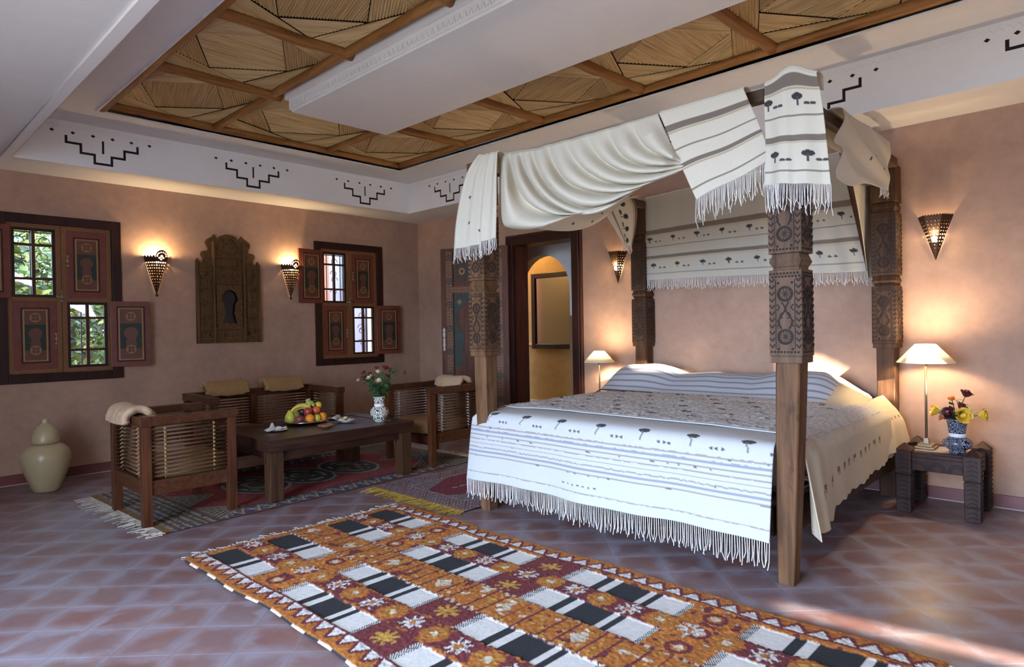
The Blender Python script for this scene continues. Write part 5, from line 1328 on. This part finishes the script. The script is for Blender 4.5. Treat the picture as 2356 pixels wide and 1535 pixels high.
# ---------------------------------------------------------------- bedspread
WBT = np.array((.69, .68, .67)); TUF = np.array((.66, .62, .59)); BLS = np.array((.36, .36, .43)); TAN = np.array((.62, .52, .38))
bs = thing('bedspread', 'white woven bedspread with dark trees, grey stripes and a long foot fringe', 'bedspread', (0, 0, 0))
def tree(C, U, D, cx, cy, s=1.):
    dx, dy = U-cx, D-cy; C[(dx/(.034*s))**2+((dy-.024*s)/(.015*s))**2 < 1] = DKT*1.1; C[(np.abs(dx+dy*.15) < .0045*s) & (dy > -.032*s) & (dy < .02*s)] = np.array((.22, .20, .20))
# foot flap: u across (y from 3.2 to 1.19), path from the top over the edge and down
prof = smoothpts([Vector((3.20, .662, 0)), Vector((3.03, .662, 0)), Vector((2.945, .640, 0)), Vector((2.930, .55, 0)), Vector((2.918, .40, 0)), Vector((2.905, .205, 0))], 4)
nv = 170; prof = resample(prof, nv); nu = 230; plen = [0]
for a, b_ in zip(prof, prof[1:]): plen.append(plen[-1]+(b_-a).length)
P = np.zeros((nu, nv, 3)); U = np.zeros((nu, nv)); D = np.zeros((nu, nv))
for i in range(nu):
    u = i/(nu-1)
    for j in range(nv):
        d = plen[-1]-plen[j]; top_ = max(0, min(1, (d-.40)/.12)); yl = lerp(3.215, 3.09, top_); y = lerp(yl, 1.197-.012*(1-top_), u)
        x, z = prof[j].x, prof[j].y; fo = (1-min(1, d/.42))
        P[i, j] = (x-.012*math.sin(u*13+1)*fo-.008*math.sin(u*31)*fo+.02*(abs(2*u-1)**10)*(1-fo), y, z-.012*(u > .0)*abs(2*u-1)**6*top_+.004*math.sin(u*9)*fo)
        U[i, j] = u*2.02; D[i, j] = d
Cc = np.empty((nu, nv, 3)); Cc[:] = WBT
jn = (vnoise(U, D, 60, 51)-.5)*.0025; Dj = D+jn
for dc, wd_, c in ((.055, .0025, .55), (.165, .004, .55), (.190, .006, .75), (.215, .004, .55), (.243, .003, .7), (.270, .003, .7), (.298, .004, .55), (.325, .007, .75), (.352, .0045, .55)):
    Cc[np.abs(Dj-dc) < wd_] = BLS*c*1.35 if c > .7 else np.array((.42, .36, .34))
kn_ = vnoise(U, D, 45, 55)
for dc in (.165, .215, .298, .352): Cc[(np.abs(D-dc+.006) < .005) & (kn_ > .86)] = np.array((.2, .18, .17))
for k in range(7): tree(Cc, U, D, .16+k*.29, .425)
for k in range(7):
    for e in (-.03, 0., .03):
        cx = .305+k*.29+e; Cc[((U-cx)/.009)**2+((D-.395)/.007)**2 < 1] = DKT*2
for k in range(7): cx = .93+(k-3)*.038; Cc[((U-cx)/.007)**2+((D-.095)/.006)**2 < 1] = DKT*2.5
sheet('foot_flap', P, Cc, M_cloth, bs, .006)
setp(fringe('foot_fringe', [P[i, -1] for i in range(nu)], .120, M_fr, bs, .0118, .0021, .22, None, .0045, 71), kind='stuff')
# tufted top
xs = np.linspace(3.17, 4.50, 190); ys = np.linspace(3.205, 1.135, 260); XX, YY = np.meshgrid(xs, ys, indexing='ij')
edge = np.clip((3.205-YY)/.10, 0, 1)*np.clip((YY-1.135)/.09, 0, 1)
ZZ = .628+.036*np.sin(edge*PI/2)+.012*np.sin((YY-1.1)/2.1*PI)+(vnoise(XX, YY, 80, 61)-.3)*.012*(XX > 3.20)+(vnoise(XX, YY, 5, 62)-.5)*.008
Cc = np.empty(XX.shape+(3,)); Cc[:] = TUF; Cc *= (.80+.45*vnoise(XX, YY, 95, 63))[..., None]; Cc[XX < 3.215] = WBT
Cc[(np.abs(XX-3.235) < .006) & (vnoise(XX, YY, 30, 64) > .4)] = BLS
for r_i, x in enumerate((3.38, 3.56, 3.76, 3.97, 4.19, 4.38)):
    for k in range(8):
        y = 1.32+k*.255+(.12 if r_i % 2 else 0); dx, dy = XX-x, YY-y
        Cc[(dy/.034)**2+((dx)/.017)**2 < 1] = DKT*1.3; Cc[((dy-.08)/.022)**2+((dx-.008)/.006)**2 < 1] = DKT*4
sheet('tufted_top', np.stack([XX, YY, ZZ], -1), Cc, M_cloth, bs, .006)
# near side flap with the hanging corner
nx, nv = 170, 90; P = np.zeros((nx, nv, 3)); U = np.zeros((nx, nv)); D = np.zeros((nx, nv))
for i in range(nx):
    u = i/(nx-1); x = lerp(3.10, 4.62, u); hem = .215 if x < 3.44 else lerp(.265, .35, (x-3.44)/1.18); k = max(0, 1-(x-3.10)/.42)
    if 3.44 <= x < 3.50: hem = lerp(.215, .265, (x-3.44)/.06)
    for j in range(nv):
        v = j/(nv-1); z = lerp(.640, hem, v); y = 1.148-.040*math.sin(min(1, v*5)*PI/2)-.018*v
        y += k*v*(.040*math.sin(x*36)-.045)+.008*v*math.sin(x*17); xx = x-.05*k*v
        P[i, j] = (xx, y, z+.006*math.sin(x*60)*(v > .97)); U[i, j] = x; D[i, j] = z-hem
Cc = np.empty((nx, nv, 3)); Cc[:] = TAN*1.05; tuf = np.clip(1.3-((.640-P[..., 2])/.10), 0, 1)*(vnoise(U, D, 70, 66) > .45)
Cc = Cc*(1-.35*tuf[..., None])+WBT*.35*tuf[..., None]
for k in range(12):
    cx = 3.28+k*.095; cy = .16+.0*k; dx, dy = U-cx, D-cy; Cc[(np.abs(dx) < .016) & (dy > 0) & (dy < .022)] = np.array((.20, .14, .09)); Cc[(np.abs(np.abs(dx)-.010) < .004) & (np.abs(dy+.006) < .012)] = np.array((.20, .14, .09))
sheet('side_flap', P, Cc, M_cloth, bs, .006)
# far side flap
P = np.zeros((40, 20, 3))
for i in range(40):
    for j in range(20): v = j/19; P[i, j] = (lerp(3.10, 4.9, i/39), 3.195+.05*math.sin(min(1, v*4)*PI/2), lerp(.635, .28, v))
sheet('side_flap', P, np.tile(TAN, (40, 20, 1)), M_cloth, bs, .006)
# second blanket over the pillows
hbk = thing('pillow_blanket', 'blue grey striped blanket spread over the pillows at the head of the bed', 'blanket', (0, 0, 0))
nx, ny = 110, 260; P = np.zeros((nx, ny, 3)); S = np.linspace(0, 1, nx)[:, None]*np.ones((1, ny)); V = np.linspace(0, 1, ny)[None, :]*np.ones((nx, 1))
for i in range(nx):
    s = i/(nx-1); x = lerp(4.42, 5.03, s)
    for j in range(ny):
        v = j/(ny-1); yy = lerp(3.285, 1.24, v)
        h1 = .200*math.exp(-((yy-2.98)/.36)**4); h2 = .185*math.exp(-((yy-1.72)/.33)**4); hmid = .150*math.exp(-((yy-2.30)/.50)**4)
        hump = max(h1, h2, hmid) ; hump = (h1**4+h2**4+hmid**4)**.25
        px = math.sin(min(1, s/.62)*PI/2)**1.5 if s < .62 else 1-.30*((s-.62)/.38)**2
        z = .672+hump*px
        if yy < 1.34: z = min(z, .672+hump*px)-.10*((1.34-yy)/.10)**1.5
        if yy > 3.20: z -= .04*((yy-3.20)/.085)**2
        P[i, j] = (x, yy, z+.004*math.sin(yy*22)*px)
Cc = np.empty((nx, ny, 3)); Cc[:] = np.array((.60, .60, .63))
for c, w in ((.02, .030),): Cc[(S < w)] = DKT*1.2
for c in (.12, .22, .32, .42, .50): Cc[np.abs(S-c) < .012] = BLS*.8
Cc[S > .56] = TUF*.95; 
for k in range(8):
    cy = .10+k*.118; Cc[((V-cy)/.013)**2+((S-.74)/.040)**2 < 1] = DKT
Cc[(V > .90)] = TAN
sheet('blanket_cloth', P, Cc, M_cloth, hbk, .006)
# its hanging end on the near side
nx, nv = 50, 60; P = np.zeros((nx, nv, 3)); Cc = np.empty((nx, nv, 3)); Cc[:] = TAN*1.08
for i in range(nx):
    u = i/(nx-1); x = lerp(4.40, 4.98, u)
    for j in range(nv):
        v = j/(nv-1); z = lerp(.655+.04*math.sin(u*PI*.6), .36+.03*u, v); y = 1.235-.085*math.sin(min(1, v*1.6)*PI/2)-.06*v+.016*math.sin(u*11)*v
        P[i, j] = (x-.02*v*(1-u), y, z)
        if abs(v-.42) < .03 and (u*9 % 1) < .4: Cc[i, j] = np.array((.20, .14, .09))
        if u < .16: Cc[i, j] = np.array((.42, .44, .50))
sheet('blanket_end', P, Cc, M_cloth, hbk, .006)

# ---------------------------------------------------------------- bedside tables, lamps, roses
def nightstand(label, cx, cy, top, grp):
    t = thing('bedside_table', label, 'bedside table', (cx, cy, 0), 0, grp); hx, hy, L = .215, .225, .046
    for sx in (-1, 1):
        for sy in (-1, 1):
            lg = thing('leg', loc=(sx*(hx-L), sy*(hy-L), 0)); lg.parent = t
            for z0, z1, h in ((0, .085, L*.90), (.092, .235, L*.93), (.242, top+.005, L)):
                MB().frustum((0, 0, z0), h*.97, (0, 0, z1), h).build('leg_block', M_nst, lg, bevel=.004)
            MB().box(-L*.82, -L*.82, .08, L*.82, L*.82, .25).build('leg_core', M_carve, lg)
            MB().frustum((0, 0, top+.005), L, (0, 0, top+.048), .004).build('leg_point', M_nst, lg)
            b = MB()
            for z in np.arange(.02, top, .028):
                for rot in (0, -PI/2):
                    s = len(b.v); b.tube([(-L*.6, -L-.001, z), (0, -L-.001, z+.012), (L*.6, -L-.001, z)], .0028, 4); b.xf(Matrix.Rotation(rot, 4, 'Z'), s)
            setp(b.build('carved_lines', M_carve, lg), kind='stuff')
    MB().box(-hx+.02, -hy+.02, top-.035, hx-.02, hy-.02, top-.012).build('top_board', M_nst, t, bevel=.003)
    MB().box(-hx+.085, -hy+.085, top-.012, hx-.085, hy-.085, top-.004).build('top_inlay', flat('grey_stone', (.42, .38, .38), .25), t)
    for x0, y0, x1, y1 in ((-hx+.03, -hy+.03, -hx+.083, hy-.03), (hx-.083, -hy+.03, hx-.03, hy-.03)): MB().box(x0, y0, top-.012, x1, y1, top).build('top_border', M_nst, t, bevel=.002)
    for s, (x0, y0, x1, y1) in ((0, (-hx+.02, -hy+.09, -hx+.045, hy-.09)), (1, (hx-.045, -hy+.09, hx-.02, hy-.09)), (2, (-hx+.09, -hy+.02, hx-.09, -hy+.045)), (3, (-hx+.09, hy-.045, hx-.09, hy-.02))):
        MB().box(x0, y0, top-.115, x1, y1, top-.034).build('apron', M_nst, t, bevel=.003)
    b = MB()
    for k in (-1, 0, 1):
        for rr in (.045, .034):
            b.tube([(-hx+.0185, k*.10+rr*math.cos(PI*q/10), top-.112+rr*1.2*math.sin(PI*q/10)) for q in range(11)], .003, 4)
    setp(b.build('carved_arches', M_carve, t), kind='stuff')
    return t
M_nst = wood('bedside_wood', (.026, .010, .008), (.082, .034, .023), 'z', .45)
nightstand('dark carved bedside table with pointed legs holding the blue vase of roses', 4.835, .86, .385, 'carved bedside tables')
nightstand('dark carved bedside table between the bed and the doorway', 4.835, 3.53, .325, 'carved bedside tables')
def m_shade():
    m, nt, b = newmat('lamp_shade_cloth'); b.inputs['Base Color'].default_value = (.86, .80, .70, 1); b.inputs['Roughness'].default_value = .9
    t = nt.nodes.new('ShaderNodeBsdfTranslucent'); t.inputs[0].default_value = (.95, .86, .70, 1); mx = nt.nodes.new('ShaderNodeMixShader'); mx.inputs[0].default_value = .6
    nt.links.new(b.outputs[0], mx.inputs[1]); nt.links.new(t.outputs[0], mx.inputs[2]); nt.links.new(mx.outputs[0], nt.nodes['Material Output'].inputs[0]); return m
M_shade = m_shade()
def lamp(label, loc, k, stem, e):
    t = thing('table_lamp', label, 'lamp', loc, 0, 'table lamps beside the bed')
    MB().box(-.075, -.055, 0, .075, .055, .012).build('base_plate', M_brass, t, bevel=.004); MB().box(-.06, -.042, .012, .06, .042, .026).build('base_step', M_brass, t, bevel=.004)
    MB().frustum((0, 0, .026), .018, (0, 0, .065), .014).build('foot_block', M_brass, t, bevel=.003)
    MB().tube([(0, 0, .06), (0, 0, stem)], [.0085, .0065], 10).build('stem', flat('dark_brass', (.17, .12, .075), .45, .5), t, True)
    MB().lathe([(.007, stem-.03), (.016, stem-.012), (.018, stem), (.010, stem+.006), (0, stem+.006)], 14).build('socket', M_brass, t, True)
    r0, r1, h = .166*k, .058*k, .118*k; z0 = stem-.004
    o = MB().lathe([(r0, z0), (r1, z0+h)], 40).build('shade', M_shade, t, True); m = o.modifiers.new('thickness', 'SOLIDIFY'); m.thickness = .0025
    MB().sphere((0, 0, z0+h*.42), (.02, .02, .026), 12, 8).build('bulb', M_bulb, t, True)
    bulb_light('lamp_light', Vector(loc)+Vector((0, 0, z0+h*.42+.04)), e, (1, .76, .48), .03)
lamp('tall slim brass table lamp with a white cone shade beside the blue vase', (4.85, .955, .383), 1.0, .556, 12)
lamp('slim brass table lamp with a white shade between the bed and the doorway', (4.86, 3.545, .323), .86, .556, 9)
vp2 = [(0, 0), (.052, 0), (.056, .012), (.052, .022), (.07, .035), (.092, .058), (.098, .08), (.090, .10), (.066, .116), (.052, .124), (.050, .15), (.054, .155), (.060, .20), (.068, .245), (.072, .262), (.063, .262), (.046, .15), (0, .05)]
VB = vase('blue and white patterned vase of roses on the bedside table', (4.765, .775, .383), .82, m_blue('blue_scale_paint', 40, (.30, .31, .36), (.006, .009, .03), .62), vp2, [(.0525, .122), (.056, .128), (.056, .146), (.0525, .151)])
vm = Vector((4.765, .775, .383+.212)); GB = 'roses in the blue vase on the bedside table'
for i, (px, py, lab, m, r, dep, op) in enumerate(((2157, 938, 'yellow rose leaning out towards the lamp from the bedside vase', M_yel, .034, 0, .15), (2186, 945, 'dark red rose low beside the yellow rose facing the lamp', M_dred, .034, -.03, .3), (2214, 949, 'open yellow rose at the front rim of the bedside vase', M_yel, .036, -.06, .35),
      (2190, 912, 'small orange rosebud standing above the bedside bouquet', M_ora, .020, .0, .2), (2222, 902, 'tall dark red rose standing highest in the bedside vase', M_dred, .030, .0, .2), (2210, 930, 'dark red curled rose in the middle of the bedside bouquet', M_dred, .026, .02, .3), (2256, 948, 'yellow rose leaning away from the lamp out of the bedside vase', M_yel, .034, .0, .15), (2166, 954, 'small orange bud under the yellow rose facing the lamp', M_ora, .014, -.02, .2))):
    rose(lab, vm+Vector((rnd.uniform(-.015, .015), rnd.uniform(-.015, .015), 0)), atv(px, py+8, dep), r, m, GB, 80+i, op, 4)
fo = thing('rose_foliage', 'green rose leaves at the rim of the blue vase', 'foliage', vm)
b = MB(); q = random.Random(19)
for k in range(60):
    a = q.uniform(0, 6.28); t = q.uniform(0, 1); R0 = .03+.07*t; p = Vector((R0*math.cos(a), R0*math.sin(a), .005+.05*t)); s = q.uniform(.014, .026)
    d2 = Vector((math.cos(a), math.sin(a), q.uniform(-.3, .7))).normalized(); e = d2.cross(Vector((q.uniform(-1, 1), q.uniform(-1, 1), 1))).normalized()
    b.add([p, p+d2*s*.6+e*s*.4, p+d2*s*1.4+e*s*.3, p+d2*s*2, p+d2*s*1.4-e*s*.3, p+d2*s*.6-e*s*.4], [(0, 1, 2, 3, 4, 5)])
setp(b.build('leaves', M_rleaf, fo), kind='stuff')
